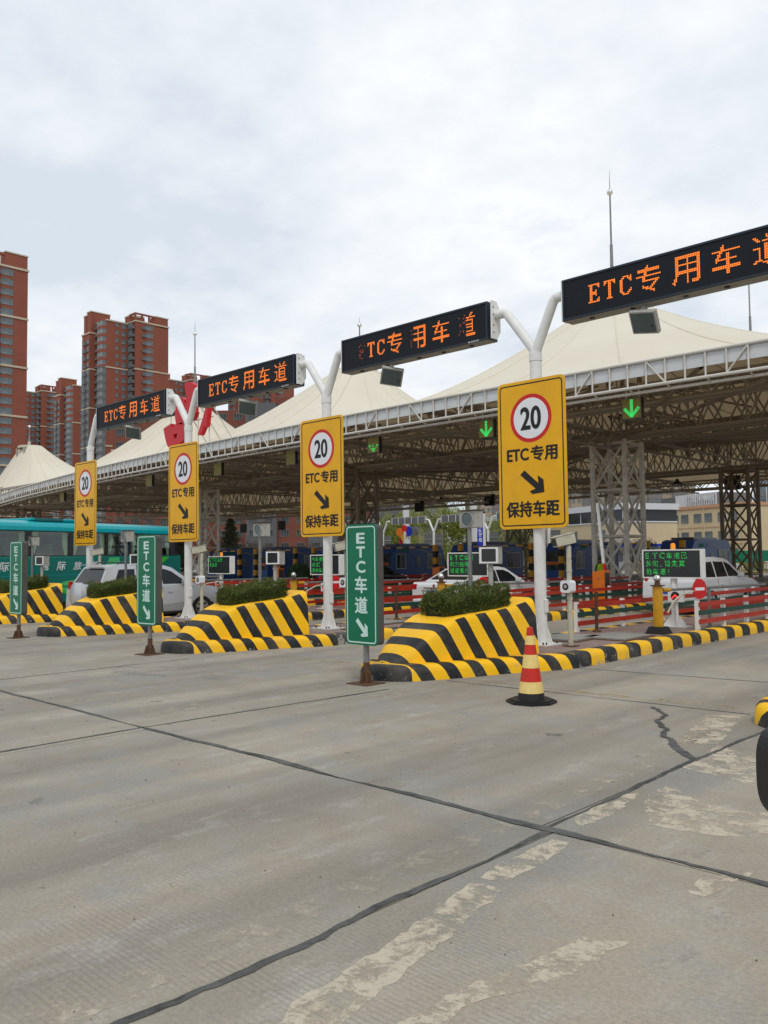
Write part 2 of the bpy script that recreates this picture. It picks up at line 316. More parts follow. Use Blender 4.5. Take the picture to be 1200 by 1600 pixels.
# ------------------------------------------------------------------ mesh helpers
class MB:
    def __init__(s): s.v = []; s.f = []; s.mi = []; s.cur = 0; s.sm = []
    def add(s, vs, fs, smooth=False):
        o = len(s.v); s.v += [tuple(v) for v in vs]
        for f in fs: s.f.append([i + o for i in f]); s.mi.append(s.cur); s.sm.append(smooth)
        return s
    def mat(s, i): s.cur = i; return s
    def box(s, x0, x1, y0, y1, z0, z1, m=None):
        v = [Vector((x, y, z)) for z in (z0, z1) for y in (y0, y1) for x in (x0, x1)]
        if m: v = [m @ p for p in v]
        return s.add(v, [(0, 2, 3, 1), (4, 5, 7, 6), (0, 1, 5, 4), (2, 6, 7, 3), (0, 4, 6, 2), (1, 3, 7, 5)])
    def tube(s, p, q, r, r2=None, n=10, caps=True):
        p = Vector(p); q = Vector(q); r2 = r if r2 is None else r2
        d = (q - p).normalized(); a = d.orthogonal().normalized(); b = d.cross(a)
        vs = []
        for c, rr in ((p, r), (q, r2)):
            for i in range(n): t = 2 * pi * i / n; vs.append(c + a * cos(t) * rr + b * sin(t) * rr)
        s.add(vs, [(i, (i + 1) % n, n + (i + 1) % n, n + i) for i in range(n)], True)
        if caps: s.add(vs[:n], [tuple(range(n))[::-1]]); s.add(vs[n:], [tuple(range(n))])
        return s
    def path(s, pts, r, n=8):
        pts = [Vector(p) for p in pts]; rings = []; up = None
        for i, p in enumerate(pts):
            d = (pts[min(i + 1, len(pts) - 1)] - pts[max(i - 1, 0)]).normalized()
            a = d.orthogonal().normalized() if up is None else (up - d * up.dot(d)).normalized()
            up = a; b = d.cross(a); rr = r[i] if isinstance(r, (list, tuple)) else r
            rings.append([p + a * cos(2 * pi * k / n) * rr + b * sin(2 * pi * k / n) * rr for k in range(n)])
        vs = [v for ring in rings for v in ring]; fs = []
        for i in range(len(pts) - 1):
            for k in range(n): fs.append((i * n + k, i * n + (k + 1) % n, (i + 1) * n + (k + 1) % n, (i + 1) * n + k))
        s.add(vs, fs, True); s.add(rings[0], [tuple(range(n))[::-1]]); s.add(rings[-1], [tuple(range(n))]); return s
    def lathe(s, prof, c=(0, 0, 0), n=20, axis='Z'):
        c = Vector(c); vs = []; fs = []
        for (r, h) in prof:
            for i in range(n):
                t = 2 * pi * i / n; a, b = cos(t) * r, sin(t) * r
                vs.append(c + (Vector((a, b, h)) if axis == 'Z' else Vector((a, h, b)) if axis == 'Y' else Vector((h, a, b))))
        for j in range(len(prof) - 1):
            for i in range(n): fs.append((j * n + i, j * n + (i + 1) % n, (j + 1) * n + (i + 1) % n, (j + 1) * n + i))
        s.add(vs, fs, True); return s
    def prism(s, poly, d0, d1, axis='Y', holes=()):
        """poly: 2-D points; extruded from d0 to d1 along axis"""
        def P(p, d): return {'Y': (p[0], d, p[1]), 'Z': (p[0], p[1], d), 'X': (d, p[0], p[1])}[axis]
        loops = [list(poly)] + [list(h) for h in holes]
        tri = geometry.tessellate_polygon([[Vector((p[0], p[1], 0)) for p in lp] for lp in loops])
        flat = [p for lp in loops for p in lp]; n = len(flat)
        s.add([P(p, d0) for p in flat], [tuple(t) for t in tri]); s.add([P(p, d1) for p in flat], [tuple(t)[::-1] for t in tri])
        for lp in loops:
            k = len(lp); s.add([P(p, d0) for p in lp] + [P(p, d1) for p in lp], [(i, (i + 1) % k, k + (i + 1) % k, k + i) for i in range(k)])
        return s
    def mesh(s, name, mats):
        me = bpy.data.meshes.new(name); me.from_pydata(s.v, [], s.f)
        for m in (mats if isinstance(mats, (list, tuple)) else [mats]): me.materials.append(MT[m] if isinstance(m, str) else m)
        me.polygons.foreach_set('material_index', s.mi); me.polygons.foreach_set('use_smooth', s.sm)
        bm = bmesh.new(); bm.from_mesh(me); bmesh.ops.recalc_face_normals(bm, faces=bm.faces); bm.to_mesh(me); bm.free()
        if any(s.sm): me.set_sharp_from_angle(angle=R(42))
        me.update(); return me
    def build(s, name, mats, parent=None, bevel=0, seg=2, loc=None):
        o = link(name, s.mesh(name, mats), parent)
        if bevel: add_bevel(o, bevel, seg)
        if loc: o.location = loc
        return o
def add_bevel(o, w, seg=2):
    b = o.modifiers.new('bevel', 'BEVEL'); b.width = w; b.segments = seg; b.limit_method = 'ANGLE'; b.harden_normals = False
def link(name, data, parent=None):
    o = bpy.data.objects.new(name, data); COL.objects.link(o)
    if parent: o.parent = parent
    return o
def tag(o, label=None, cat=None, group=None, kind=None):
    for k, v in (('label', label), ('category', cat), ('group', group), ('kind', kind)):
        if v: o[k] = v
    return o
def thing(name, label, cat, loc=(0, 0, 0), rz=0, group=None):
    o = link(name, None); o.location = loc; o.rotation_euler = (0, 0, rz); o.empty_display_size = .2
    return tag(o, label, cat, group)
def struct(o): o['kind'] = 'structure'; return o
KIDS = {}
def copy_tree(o, parent=None):
    c = o.copy(); COL.objects.link(c)
    if parent: c.parent = parent
    for ch in o.children: copy_tree(ch, c)
    return c
def dup(o, loc, label, rz=None):
    c = copy_tree(o); c.location = loc
    if rz is not None: c.rotation_euler = (0, 0, rz)
    if label: c['label'] = label
    return c
def rrect(w, h, r, cx=0, cz=0, n=5):
    p = []
    for (sx, sz, a0) in ((1, 1, 0), (-1, 1, 90), (-1, -1, 180), (1, -1, 270)):
        for i in range(n + 1):
            a = R(a0 + 90 * i / n); p.append((cx + sx * (w / 2 - r) + r * cos(a), cz + sz * (h / 2 - r) + r * sin(a)))
    return p
def text_data(s, bold=.0):
    cu = bpy.data.curves.new('txt', 'FONT'); cu.body = s; cu.size = 1; cu.offset = bold; cu.resolution_u = 4
    o = bpy.data.objects.new('txt', cu); COL.objects.link(o); bpy.context.view_layer.update()
    me = bpy.data.meshes.new_from_object(o.evaluated_get(bpy.context.evaluated_depsgraph_get()))
    bpy.data.objects.remove(o); bpy.data.curves.remove(cu); return me
def text(name, s, mat, parent, cx, cz, w, h, y=0, bold=.012, facing='-Y', shear=0, fat=0):
    """flat lettering fitted into a w x h rectangle on a vertical face"""
    me = text_data(s, bold); me.name = name
    co = np.array([v.co[:] for v in me.vertices]); lo = co.min(0); hi = co.max(0)
    for v in me.vertices:
        a = (v.co.x - lo[0]) / (hi[0] - lo[0]) - .5; b = (v.co.y - lo[1]) / (hi[1] - lo[1]) - .5
        X = cx + a * w + shear * b * h; Z = cz + b * h
        v.co = {'-Y': (X, y, Z), '+X': (y, X, Z), 'UP': (X, Z, y), '+Y': (-X, y, Z)}[facing]
    if fat:            # heavier strokes: the same outline repeated a little to each side, a hair behind itself
        sg = 1 if facing in ('-Y',) else -1
        vs = [v.co.copy() for v in me.vertices]; fs = [tuple(p.vertices) for p in me.polygons]; V2, F2 = [], []
        for q, (dx, dz) in enumerate(((0, 0), (fat, 0), (-fat, 0), (0, fat * .7), (0, -fat * .7))):
            o_ = len(V2); ax = Vector((dx, 0, dz)) if facing in ('-Y', '+Y') else Vector((0, dx, dz))
            bk = Vector((0, .0003 * q * sg, 0)) if facing in ('-Y', '+Y') else Vector((-.0003 * q, 0, 0))
            V2 += [v + ax + bk for v in vs]; F2 += [tuple(i + o_ for i in f) for f in fs]
        me = bpy.data.meshes.new(name); me.from_pydata(V2, [], F2)
    me.materials.clear(); me.materials.append(MT[mat]); return link(name, me, parent)
def raster(s, rows=16, cell=None, bold=.008):
    """glyph -> set of (col,row) cells, using the filled outline of the built-in font"""
    me = text_data(s, bold); me.calc_loop_triangles()
    T = np.array([[me.vertices[i].co[:2] for i in t.vertices] for t in me.loop_triangles])
    lo = T.reshape(-1, 2).min(0); hi = T.reshape(-1, 2).max(0); p = (hi[1] - lo[1]) / rows if cell is None else cell
    nc = max(1, int(round((hi[0] - lo[0]) / p))); res = []
    for r in range(rows):
        for c in range(nc):
            q = np.array([lo[0] + (c + .5) * (hi[0] - lo[0]) / nc, lo[1] + (r + .5) * (hi[1] - lo[1]) / rows])
            a, b, d = T[:, 0], T[:, 1], T[:, 2]
            s1 = (b[:, 0] - a[:, 0]) * (q[1] - a[:, 1]) - (b[:, 1] - a[:, 1]) * (q[0] - a[:, 0])
            s2 = (d[:, 0] - b[:, 0]) * (q[1] - b[:, 1]) - (d[:, 1] - b[:, 1]) * (q[0] - b[:, 0])
            s3 = (a[:, 0] - d[:, 0]) * (q[1] - d[:, 1]) - (a[:, 1] - d[:, 1]) * (q[0] - d[:, 0])
            if (((s1 >= 0) & (s2 >= 0) & (s3 >= 0)) | ((s1 <= 0) & (s2 <= 0) & (s3 <= 0))).any(): res.append((c, r))
    return res, nc

# ------------------------------------------------------------------ ground
gm = MB(); gm.box(-900, 500, -60, 1400, -.6, -.05)
ground = struct(gm.build('ground', 'concrete'))
gm = MB()
for x in range(-2, 3): pass
slabs = {}
def slab_mesh(w, l):
    k = (round(w, 2), round(l, 2))
    if k not in slabs:
        b = MB(); b.box(-w / 2, w / 2, -l / 2, l / 2, -.06, 0); slabs[k] = b.mesh('concrete_slab', 'concrete'); 
    return slabs[k]
XS = [-53.2 + 5 * i for i in range(13)]            # joints at -3.2, -8.2 ...
YS = [-5.25 + 5 * i for i in range(9)]
for i in range(len(XS) - 1):
    for j in range(len(YS) - 1):
        o = link('concrete_slab', slab_mesh(4.985, 4.985), ground)
        o.location = ((XS[i] + XS[i + 1]) / 2 + (.11 if YS[j] < 4 else -.02), (YS[j] + YS[j + 1]) / 2, 0)
b = MB()    # slabs further off, seen too flat to tell apart
b.box(-400, 200, 34.755, 400, -.06, -.004); b.box(-400, -53.21, -40, 34.745, -.06, -.004); b.box(6.81, 200, -40, 34.745, -.06, -.004); b.box(-53.2, 6.8, -40, -5.26, -.06, -.004)
struct(b.build('roadway', 'concrete', ground))
def crack(name, pts, w, z=.004, jag=.03, step=.06, seed=1, wvar=1.1):
    """strip of sealant with ragged edges following a joint"""
    rnd = random.Random(seed); P = [Vector((*p, 0)) for p in pts]; L_, R_ = [], []
    s = 0; tot = 0
    for a, b_ in zip(P[:-1], P[1:]):
        d = b_ - a; n = max(2, int(d.length / step)); t = d.normalized(); q = Vector((-t.y, t.x, 0))
        for i in range(n):
            p = a + d * i / n; u = tot + d.length * i / n
            off = noise.noise(Vector((u * 1.7, seed * 3.1, 0))) * jag + noise.noise(Vector((u * 9, seed, 5))) * jag * .35
            ww = w * (1 + wvar * noise.noise(Vector((u * 1.1, seed * 7, 2)))) * .5
            L_.append(p + q * (off + ww + rnd.uniform(-1, 1) * w * .10)); R_.append(p + q * (off - ww + rnd.uniform(-1, 1) * w * .10))
        tot += d.length
    v = [Vector((p.x, p.y, z)) for p in L_] + [Vector((p.x, p.y, z)) for p in R_]; n = len(L_)
    b = MB(); b.add(v, [(i, i + 1, n + i + 1, n + i) for i in range(n - 1)])
    return struct(b.build(name, 'sealant', ground))
crack('joint_sealant', [(-3.09, 0), (-3.09, 2.6), (-3.12, 4.8)], .045, seed=3, jag=.04)
crack('joint_sealant', [(-3.17, 4.8), (-3.23, 7.15), (-3.22, 9.6)], .040, seed=9, jag=.035)
crack('joint_sealant', [(0, 4.76), (-3.2, 4.77), (-8.23, 4.75)], .056, seed=5, jag=.035, z=.006)
crack('joint_sealant', [(-8.23, 4.75), (-13.2, 4.78), (-20, 4.75)], .045, seed=6, jag=.03)
crack('joint_sealant', [(-8.2, 0), (-8.23, 4.75), (-8.0, 8.4)], .035, seed=11, jag=.03)
crack('joint_sealant', [(-13.2, 1), (-13.2, 4.75), (-13.2, 8.6)], .03, seed=12, jag=.03)
crack('crack_filler', [(-4.69, 9.35), (-4.35, 8.95), (-4.22, 8.6), (-3.95, 8.3), (-3.9, 7.9), (-3.5, 7.45), (-3.24, 7.15)], .055, seed=14, jag=.12, z=.007)
crack('joint_sealant', [(-7.9, 9.45), (-3.6, 9.62)], .022, seed=15, jag=.02)
crack('joint_sealant', [(-7.13, 11.8), (-3.7, 12.2)], .025, seed=16, jag=.02)
def paint(name, polys, mat='old_white', z=.0018, step=.05):
    for k, poly in enumerate(polys):
        b = MB(); pts = []
        for i, p in enumerate(poly):          # ragged outline
            q = poly[(i + 1) % len(poly)]; L0 = math.dist(p, q); n = max(1, int(L0 / step))
            for j in range(n):
                t = j / n; s = .018
                pts.append((p[0] + (q[0] - p[0]) * t + random.uniform(-s, s), p[1] + (q[1] - p[1]) * t + random.uniform(-s, s)))
        tri = geometry.tessellate_polygon([[Vector((*p, 0)) for p in pts]])
        b.add([(p[0], p[1], z) for p in pts], [tuple(t) for t in tri]); struct(b.build(name, mat, ground))
paint('worn_lane_line', [
    [(-2.30, 1.0), (-2.12, 1.0), (-2.47, 2.27), (-2.57, 2.88), (-2.78, 3.79), (-2.95, 3.72), (-2.80, 2.94), (-2.72, 2.3)],
    [(-2.97, 3.80), (-2.82, 3.9), (-2.84, 4.36), (-2.90, 4.66), (-3.03, 4.62), (-3.02, 4.15)],
    [(-3.02, 4.95), (-2.99, 5.4), (-3.10, 5.95), (-3.19, 5.85), (-3.15, 5.1)],
    [(-2.34, 1.9), (-2.10, 1.9), (-2.18, 2.74), (-2.05, 3.02), (-1.98, 3.65), (-2.16, 3.55), (-2.22, 3.16), (-2.28, 2.87)],
    [(-3.06, 5.97), (-3.02, 6.30), (-2.63, 5.98), (-2.30, 6.0), (-1.6, 6.9), (-1.4, 6.3), (-2.0, 5.58), (-2.33, 5.36), (-2.72, 5.30)],
    [(-3.62, 7.7), (-4.02, 9.25), (-3.70, 9.5), (-3.33, 7.95)],
    [(-3.2, 6.9), (-3.3, 7.9), (-2.6, 7.4), (-2.5, 6.7)],
    [(-2.02, 4.37), (-2.05, 4.60), (-1.88, 4.95), (-1.93, 4.40)]])
paint('worn_lane_line', [
    [(-3.42, 1.2), (-3.20, 1.2), (-3.27, 3.0), (-3.33, 4.7), (-3.50, 4.7), (-3.45, 3.0)],
    [(-3.5, 4.9), (-3.32, 4.9), (-3.42, 7.0), (-3.62, 8.6), (-3.78, 8.4), (-3.62, 6.6)]], 'old_white_thin')
paint('faded_road_paint', [
    [(-9.20, 5.25), (-9.22, 6.0), (-8.85, 6.1), (-8.45, 5.3), (-8.69, 5.02)],
    [(-8.95, 7.0), (-9.3, 8.5), (-8.9, 8.5), (-8.5, 7.0)], [(-7.86, 7.7), (-8.05, 8.3), (-7.95, 9.15), (-7.60, 9.1), (-7.55, 7.8)],
    [(-10.6, 4.9), (-10.5, 5.9), (-9.9, 5.6), (-9.8, 4.95)]], 'old_white_thin')
paint('faded_yellow_line', [[(-6.0, 9.7), (-3.6, 9.9), (-3.6, 10.03), (-6.0, 9.83)], [(-11.9, 9.8), (-9.7, 9.95), (-9.7, 10.1), (-11.9, 9.95)],
    [(-17.9, 9.6), (-15.2, 9.8), (-15.2, 9.95), (-17.9, 9.75)], [(-23.6, 9.5), (-21.2, 9.6), (-21.2, 9.78), (-23.6, 9.7)], [(-11.8, 14.8), (-9.8, 15), (-9.8, 15.15), (-11.8, 14.95)]], 'old_yellow', z=.0022)
paint('chalky_dust_patch', [[(-12.6, 6.6), (-14.6, 8.5), (-12.2, 11.6), (-11.2, 12.2), (-10.2, 10.6), (-9.9, 7.6)], [(-20.5, 6), (-20, 8.2), (-16, 8.6), (-15.2, 6.6)],
    [(-14, 4.9), (-13.6, 7.6), (-10.6, 7.9), (-9.8, 6)]], 'dust_white', z=.0012, step=.4)

rnd_ = random.Random(21); b = MB()
for _ in range(900):
    if rnd_.random() < .6: x = rnd_.choice([-7.1, -9.5, -12.7, -15.1]) + rnd_.gauss(0, .12); y = rnd_.uniform(9.5, 22)
    else: x = rnd_.uniform(-12, 0); y = rnd_.uniform(1.5, 10)
    s = rnd_.uniform(.002, .009); pv = [(x + rnd_.uniform(-s, s), y + rnd_.uniform(-s, s), .0) for _ in range(4)] + [(x, y, s * 1.1)]
    b.add(pv, [(0, 1, 4), (1, 2, 4), (2, 3, 4), (3, 0, 4)])
tag(b.build('grit', 'rust'), 'loose dark grit scattered over the concrete and along the kerbs', 'grit', kind='stuff')

# ------------------------------------------------------------------ traffic islands (local X = 0 at the island's centre line)
# outline of the kerb foot, anticlockwise from the right-hand side
OUT = [(1.15, 11.80), (1.0, 11.30), (.78, 10.86), (.62, 10.45), (.46, 9.95), (.32, 9.55), (.14, 9.17), (-.02, 8.95), (-.22, 8.82), (-.48, 8.78), (-.72, 8.83), (-.92, 9.0), (-1.02, 9.3), (-1.08, 9.9), (-1.12, 10.8), (-1.15, 11.80)]
def smooth_line(pts, n=4):
    res = []
    for i in range(len(pts) - 1):
        p0 = pts[max(i - 1, 0)]; p1 = pts[i]; p2 = pts[i + 1]; p3 = pts[min(i + 2, len(pts) - 1)]
        for k in range(n):
            t = k / n
            res.append(tuple(.5 * ((2 * p1[j]) + (-p0[j] + p2[j]) * t + (2 * p0[j] - 5 * p1[j] + 4 * p2[j] - p3[j]) * t * t + (-p0[j] + 3 * p1[j] - 3 * p2[j] + p3[j]) * t ** 3) for j in (0, 1)))
    res.append(pts[-1]); return res
OUTS = smooth_line(OUT, 4)
KP = [(0, 0), (.005, .12), (.02, .175), (.05, .212), (.09, .228), (.15, .232), (.30, .228), (.30, -.02)]   # kerb profile: inset, height
def nose_kerb_mesh():
    b = MB(); rings = []
    for i, p in enumerate(OUTS):
        a = Vector(OUTS[max(i - 1, 0)]); c = Vector(OUTS[min(i + 1, len(OUTS) - 1)]); t = (c - a).normalized(); inw = Vector((t.y, -t.x))
        if i in (0, len(OUTS) - 1): inw = Vector((-1 if i == 0 else 1, 0))
        w = .012 * noise.noise(Vector((p[0] * 3, p[1] * 3, 0)))
        rings.append([Vector((p[0] + inw.x * (q[0] + w), p[1] + inw.y * (q[0] + w), q[1])) for q in KP])
    n = len(KP); b.add([v for r_ in rings for v in r_], [(i * n + k, i * n + k + 1, (i + 1) * n + k + 1, (i + 1) * n + k) for i in range(len(rings) - 1) for k in range(n - 1)], True)
    b.add(rings[0], [tuple(range(n))]); b.add(rings[-1], [tuple(range(n))[::-1]])
    return b
BL = [(9.03, -.58, -.40), (9.1, -.68, -.30), (9.25, -.80, -.17), (9.45, -.86, -.04), (9.68, -.88, .08), (9.95, -.89, .16), (10.3, -.90, .25), (10.8, -.91, .40), (11.2, -.92, .52), (11.55, -.92, .66)]
HT = [(9.03, .24), (9.1, .29), (9.25, .40), (9.45, .55), (9.65, .68), (9.85, .785), (10.05, .86), (10.3, .91), (10.7, .95), (11.1, 1.01), (11.48, 1.12)]
def lerp_tab(tab, y, k=1):
    for a, b_ in zip(tab[:-1], tab[1:]):
        if y <= b_[0]: t = (y - a[0]) / (b_[0] - a[0]); return a[k] + (b_[k] - a[k]) * max(t, 0)
    return tab[-1][k]
def top_z(y): return lerp_tab(HT, y)
def nose_block():
    b = MB(); rows = []; K = 32; NY = 44
    for i in range(NY + 1):
        y = 9.03 + (11.48 - 9.03) * (i / NY) ** 1.25
        xl = lerp_tab(BL, y, 1); xr = lerp_tab(BL, y, 2); h = top_z(y) - .20; c = (xl + xr) / 2; w = (xr - xl) / 2
        t = min(1, max(0, (y - 9.05) / 1.0)); n = 2 + 12 * t ** 1.5; ring = []
        for k in range(K + 1):
            a = pi * k / K; ca, sa = cos(a), sin(a)
            hx = (abs(ca) ** (2 / n)) * (1 if ca > 0 else -1); hz = abs(sa) ** (2 / n)
            ring.append(Vector((c + w * hx * (1 - .09 * hz), y, .20 + h * hz)))
        rows.append(ring)
    n = K + 1; vs = [v for r_ in rows for v in r_]
    for i in range(NY):
        for k in range(K):
            q = (i * n + k, i * n + k + 1, (i + 1) * n + k + 1, (i + 1) * n + k); p = [vs[j] for j in q]
            nz = (p[2] - p[0]).cross(p[3] - p[1]).normalized(); top = abs(nz.z) > .72 and p[0].y > 9.93
            b.mat(1 if top else 0); b.add(p, [(0, 1, 2, 3)], True)
    b.mat(0); b.add(rows[-1], [tuple(range(n))])
    return b
kstone = {}
def kerb_stone_mesh(mat, Ln, v):
    b = MB(); n = len(KP); y0, y1 = .004, Ln - .004
    for j, (a, d) in enumerate(((y0, y1),)):
        M_ = 4; rings = []
        for i in range(M_ + 1):
            y = a + (d - a) * i / M_; w = .006 * noise.noise(Vector((i * 1.3, v * 5, 1)))
            rings.append([Vector((-(q[0] + w), y, q[1])) for q in KP])
        b.add([p for r_ in rings for p in r_], [(i * n + k, i * n + k + 1, (i + 1) * n + k + 1, (i + 1) * n + k) for i in range(M_) for k in range(n - 1)], True)
        b.add(rings[0], [tuple(range(n))]); b.add(rings[-1], [tuple(range(n))[::-1]])
    return b.mesh('kerb_stone', mat)
for m_ in ('kerb_y', 'kerb_k', 'kerb_worn'):
    for v in range(3): kstone[m_, v] = kerb_stone_mesh(m_, .42, v)
bm_ = nose_block()
mesh_block = bm_.mesh('nose_block', ['stripes', 'kerb_y'])
wb = bmesh.new(); wb.from_mesh(mesh_block); bmesh.ops.remove_doubles(wb, verts=wb.verts, dist=.0008); bmesh.ops.recalc_face_normals(wb, faces=wb.faces); wb.to_mesh(mesh_block); wb.free(); mesh_block.set_sharp_from_angle(angle=R(50))
mesh_nose = nose_kerb_mesh().mesh('nose_kerb', 'stripes')
fill = [(p[0] * .86, p[1] + .18) for p in OUTS if p[1] < 11.7] + [(-.86, 60), (.86, 60)]
b = MB(); pts = [(x, y) for x, y in [(.87, 11.6), (.5, 10.6), (.1, 9.7), (-.3, 9.12), (-.6, 9.12), (-.8, 9.5), (-.87, 11.6)]]
b.prism([(.87, 62), (-.87, 62)] + [(-.87, 11.6), (-.8, 9.6), (-.6, 9.15), (-.3, 9.15), (.1, 9.75), (.55, 10.8), (.87, 11.6)], .0, .222, 'Z')
mesh_pave = b.mesh('paving', 'pavers')
IC = [-8.3, -13.9, -19.5, -25.1, -30.7, -36.3, -41.9, -47.5]
isl_lab = ['striped traffic island behind the red and yellow cone, largest in view',
  'striped traffic island between the two nearer green lane signs, white chalky dust along its kerb', 'striped traffic island in front of the silver car',
  'striped traffic island before the green coach, cut by the left frame edge', 'far traffic island hidden mostly behind the coach']
def island(c, label, full=True, ylast=36, only_nose=False):
    t = thing('traffic_island', label, 'traffic island', (c, 0, 0), 0, 'toll lane islands with yellow and black kerbs')
    link('nose_block', mesh_block, t); link('nose_kerb', mesh_nose, t); link('paving', mesh_pave, t)
    worn = (c == IC[1]); y = 11.8; k = 0; stuff = MB()
    while y < ylast:
        mk = 'kerb_y' if k % 2 else 'kerb_k'
        if worn and k < 8 and mk == 'kerb_k': mk = 'kerb_worn'
        o = link('kerb_stone', kstone[mk, (k * 7) % 3], t); o.location = (1.15, y, 0)
        if y < 22:
            o = link('kerb_stone', kstone[mk, (k * 5) % 3], t); o.location = (-1.15, y + .42, 0); o.rotation_euler = (0, 0, pi)
        y += .42; k += 1
    stuff.box(-1.15, -.85, 22.3, 60, -.01, .226); stuff.box(.85, 1.15, y, 60, -.01, .226)
    tag(stuff.build('kerb_run', 'kerb_worn', t), kind='stuff'); return t
for c, lb in zip(IC, isl_lab): island(c, lb, ylast=30 if c > -15 else 26)
for i, c in enumerate(IC[5:]):        # far islands only as low slabs under their toll booths
    t = thing('traffic_island', ['plain far island under the toll booth numbered 2', 'plain far island beyond the third yellow sign', 'plain far island below the evergreen tree'][i], 'traffic island', (c, 0, 0), 0, 'toll lane islands with yellow and black kerbs')
    link('nose_block', mesh_block, t); link('paving', mesh_pave, t); link('nose_kerb', mesh_nose, t)
t = island(-2.50, 'striped island kerb corner cut off by the right frame edge', ylast=20); t.location.y = .12

# hedges on the nose blocks ------------------------------------------------
def hedge_meshes():
    rnd = random.Random(5); cx = lambda y: (lerp_tab(BL, y, 1) * .86 + lerp_tab(BL, y, 2) * .80) / 2 - .02
    def hw(y):
        t = (y - 10.02) / (11.24 - 10.02)
        return (.34 + .30 * t) * (max(0, 1 - (2 * t - 1) ** 6)) ** .4
    core = MB(); rows = []
    for i in range(17):
        y = 10.05 + 1.16 * i / 16; w = hw(y) * .86; h = .15 + .09 * i / 16 + .03 * sin(i * 1.3); z = top_z(y) - .02
        rows.append([Vector((cx(y) + w * p, y, z + h * q)) for p, q in ((-1, 0), (-1, .8), (-.8, 1), (0, 1.05), (.8, 1), (1, .8), (1, 0))])
    n = 7; core.add([v for r_ in rows for v in r_], [(i * n + k, i * n + k + 1, (i + 1) * n + k + 1, (i + 1) * n + k) for i in range(16) for k in range(n - 1)], True)
    core.add(rows[0], [tuple(range(n))]); core.add(rows[-1], [tuple(range(n))])
    lf = MB(); cnt = 0
    while cnt < 9500:
        y = rnd.uniform(10.03, 11.24); w = hw(y); z0 = top_z(y)
        face = rnd.random(); hh = .19 + .10 * (y - 10.03) / 1.2
        if face < .48: u = rnd.uniform(-1, 1); p = Vector((cx(y) + u * w, y, z0 + hh + .03)); nrm = Vector((u * .3, 0, 1))
        else: sgn = 1 if rnd.random() < .7 else -1; zz_ = rnd.uniform(.0, hh); p = Vector((cx(y) + sgn * w, y, z0 + zz_)); nrm = Vector((sgn, (y - 10.5) * .5, .4))
        if rnd.random() < .12: y = 10.03 + rnd.uniform(0, .05); p = Vector((cx(y) + rnd.uniform(-1, 1) * .26, y, z0 + rnd.uniform(0, hh))); nrm = Vector((0, -1, .4))
        bumpn = noise.noise(p * 9) * .055 + noise.noise(p * 3.2) * .05
        p += nrm.normalized() * (bumpn + rnd.uniform(-.025, .012))
        d = (nrm.normalized() + Vector((rnd.uniform(-1, 1), rnd.uniform(-1, 1), rnd.uniform(-.5, 1))) * .9).normalized()
        s = d.cross(Vector((rnd.uniform(-1, 1), rnd.uniform(-1, 1), rnd.uniform(-1, 1)))).normalized()
        Ls = rnd.uniform(.018, .05); ws = rnd.uniform(.005, .010)
        lf.add([p - s * ws, p + s * ws, p + d * Ls + s * ws * .5, p + d * Ls - s * ws * .5], [(0, 1, 2, 3)]); cnt += 1
    return core.mesh('hedge_core', 'hedge_twig'), lf.mesh('foliage', 'hedge_leaf')
hc, hl = hedge_meshes()
hl_lab = ['clipped juniper hedge on the nearest striped block, round signal lamp rising from it', 'clipped juniper hedge on the striped block beside the second green lane sign from the right',
          'clipped juniper hedge on the striped block, in front of the silver car', 'clipped juniper hedge at the left frame edge, in front of the coach', 'clipped hedge on the far striped block behind the coach']
for c, lb in zip(IC, hl_lab):
    t = thing('hedge', lb, 'hedge', (c, 0, 0), 0, 'clipped hedges on the island noses')
    link('twig_core', hc, t); o = link('foliage', hl, t); o['kind'] = 'stuff'
t = thing('hedge', 'clipped hedge on the island beyond the right frame edge', 'hedge', (-2.45, 0, 0), 0, 'clipped hedges on the island noses')
link('twig_core', hc, t); o = link('foliage', hl, t); o['kind'] = 'stuff'

# ------------------------------------------------------------------ yellow speed sign on its forked pole, one mast per island
def flange_pole(t, h, r, mat='white_paint'):
    b = MB(); b.tube((0, 0, .23), (0, 0, h), r, n=24); b.build('pole', mat, t)
    b = MB(); b.box(-.26, .26, -.26, .26, .222, .242); b.build('base_plate', mat, t)
    for a in range(4):
        b = MB(); m = Matrix.Rotation(a * pi / 2, 4, 'Z'); v = [m @ Vector(p) for p in ((r - .01, -.008, .242), (r + .13, -.008, .242), (r + .11, -.008, .30), (r - .01, -.008, .62), (r - .01, .008, .242), (r + .13, .008, .242), (r + .11, .008, .30), (r - .01, .008, .62))]
        b.add(v, [(0, 1, 2, 3), (7, 6, 5, 4), (0, 4, 5, 1), (1, 5, 6, 2), (2, 6, 7, 3), (3, 7, 4, 0)]); b.build('gusset', mat, t)
    for a in range(4):
        for q in (-1, 1):
            b = MB(); m = Matrix.Rotation(a * pi / 2, 4, 'Z'); p = m @ Vector((.21, .17 * q, 0)); b.tube((p.x, p.y, .24), (p.x, p.y, .28), .016, n=6); b.build('anchor_bolt', 'rust', t)
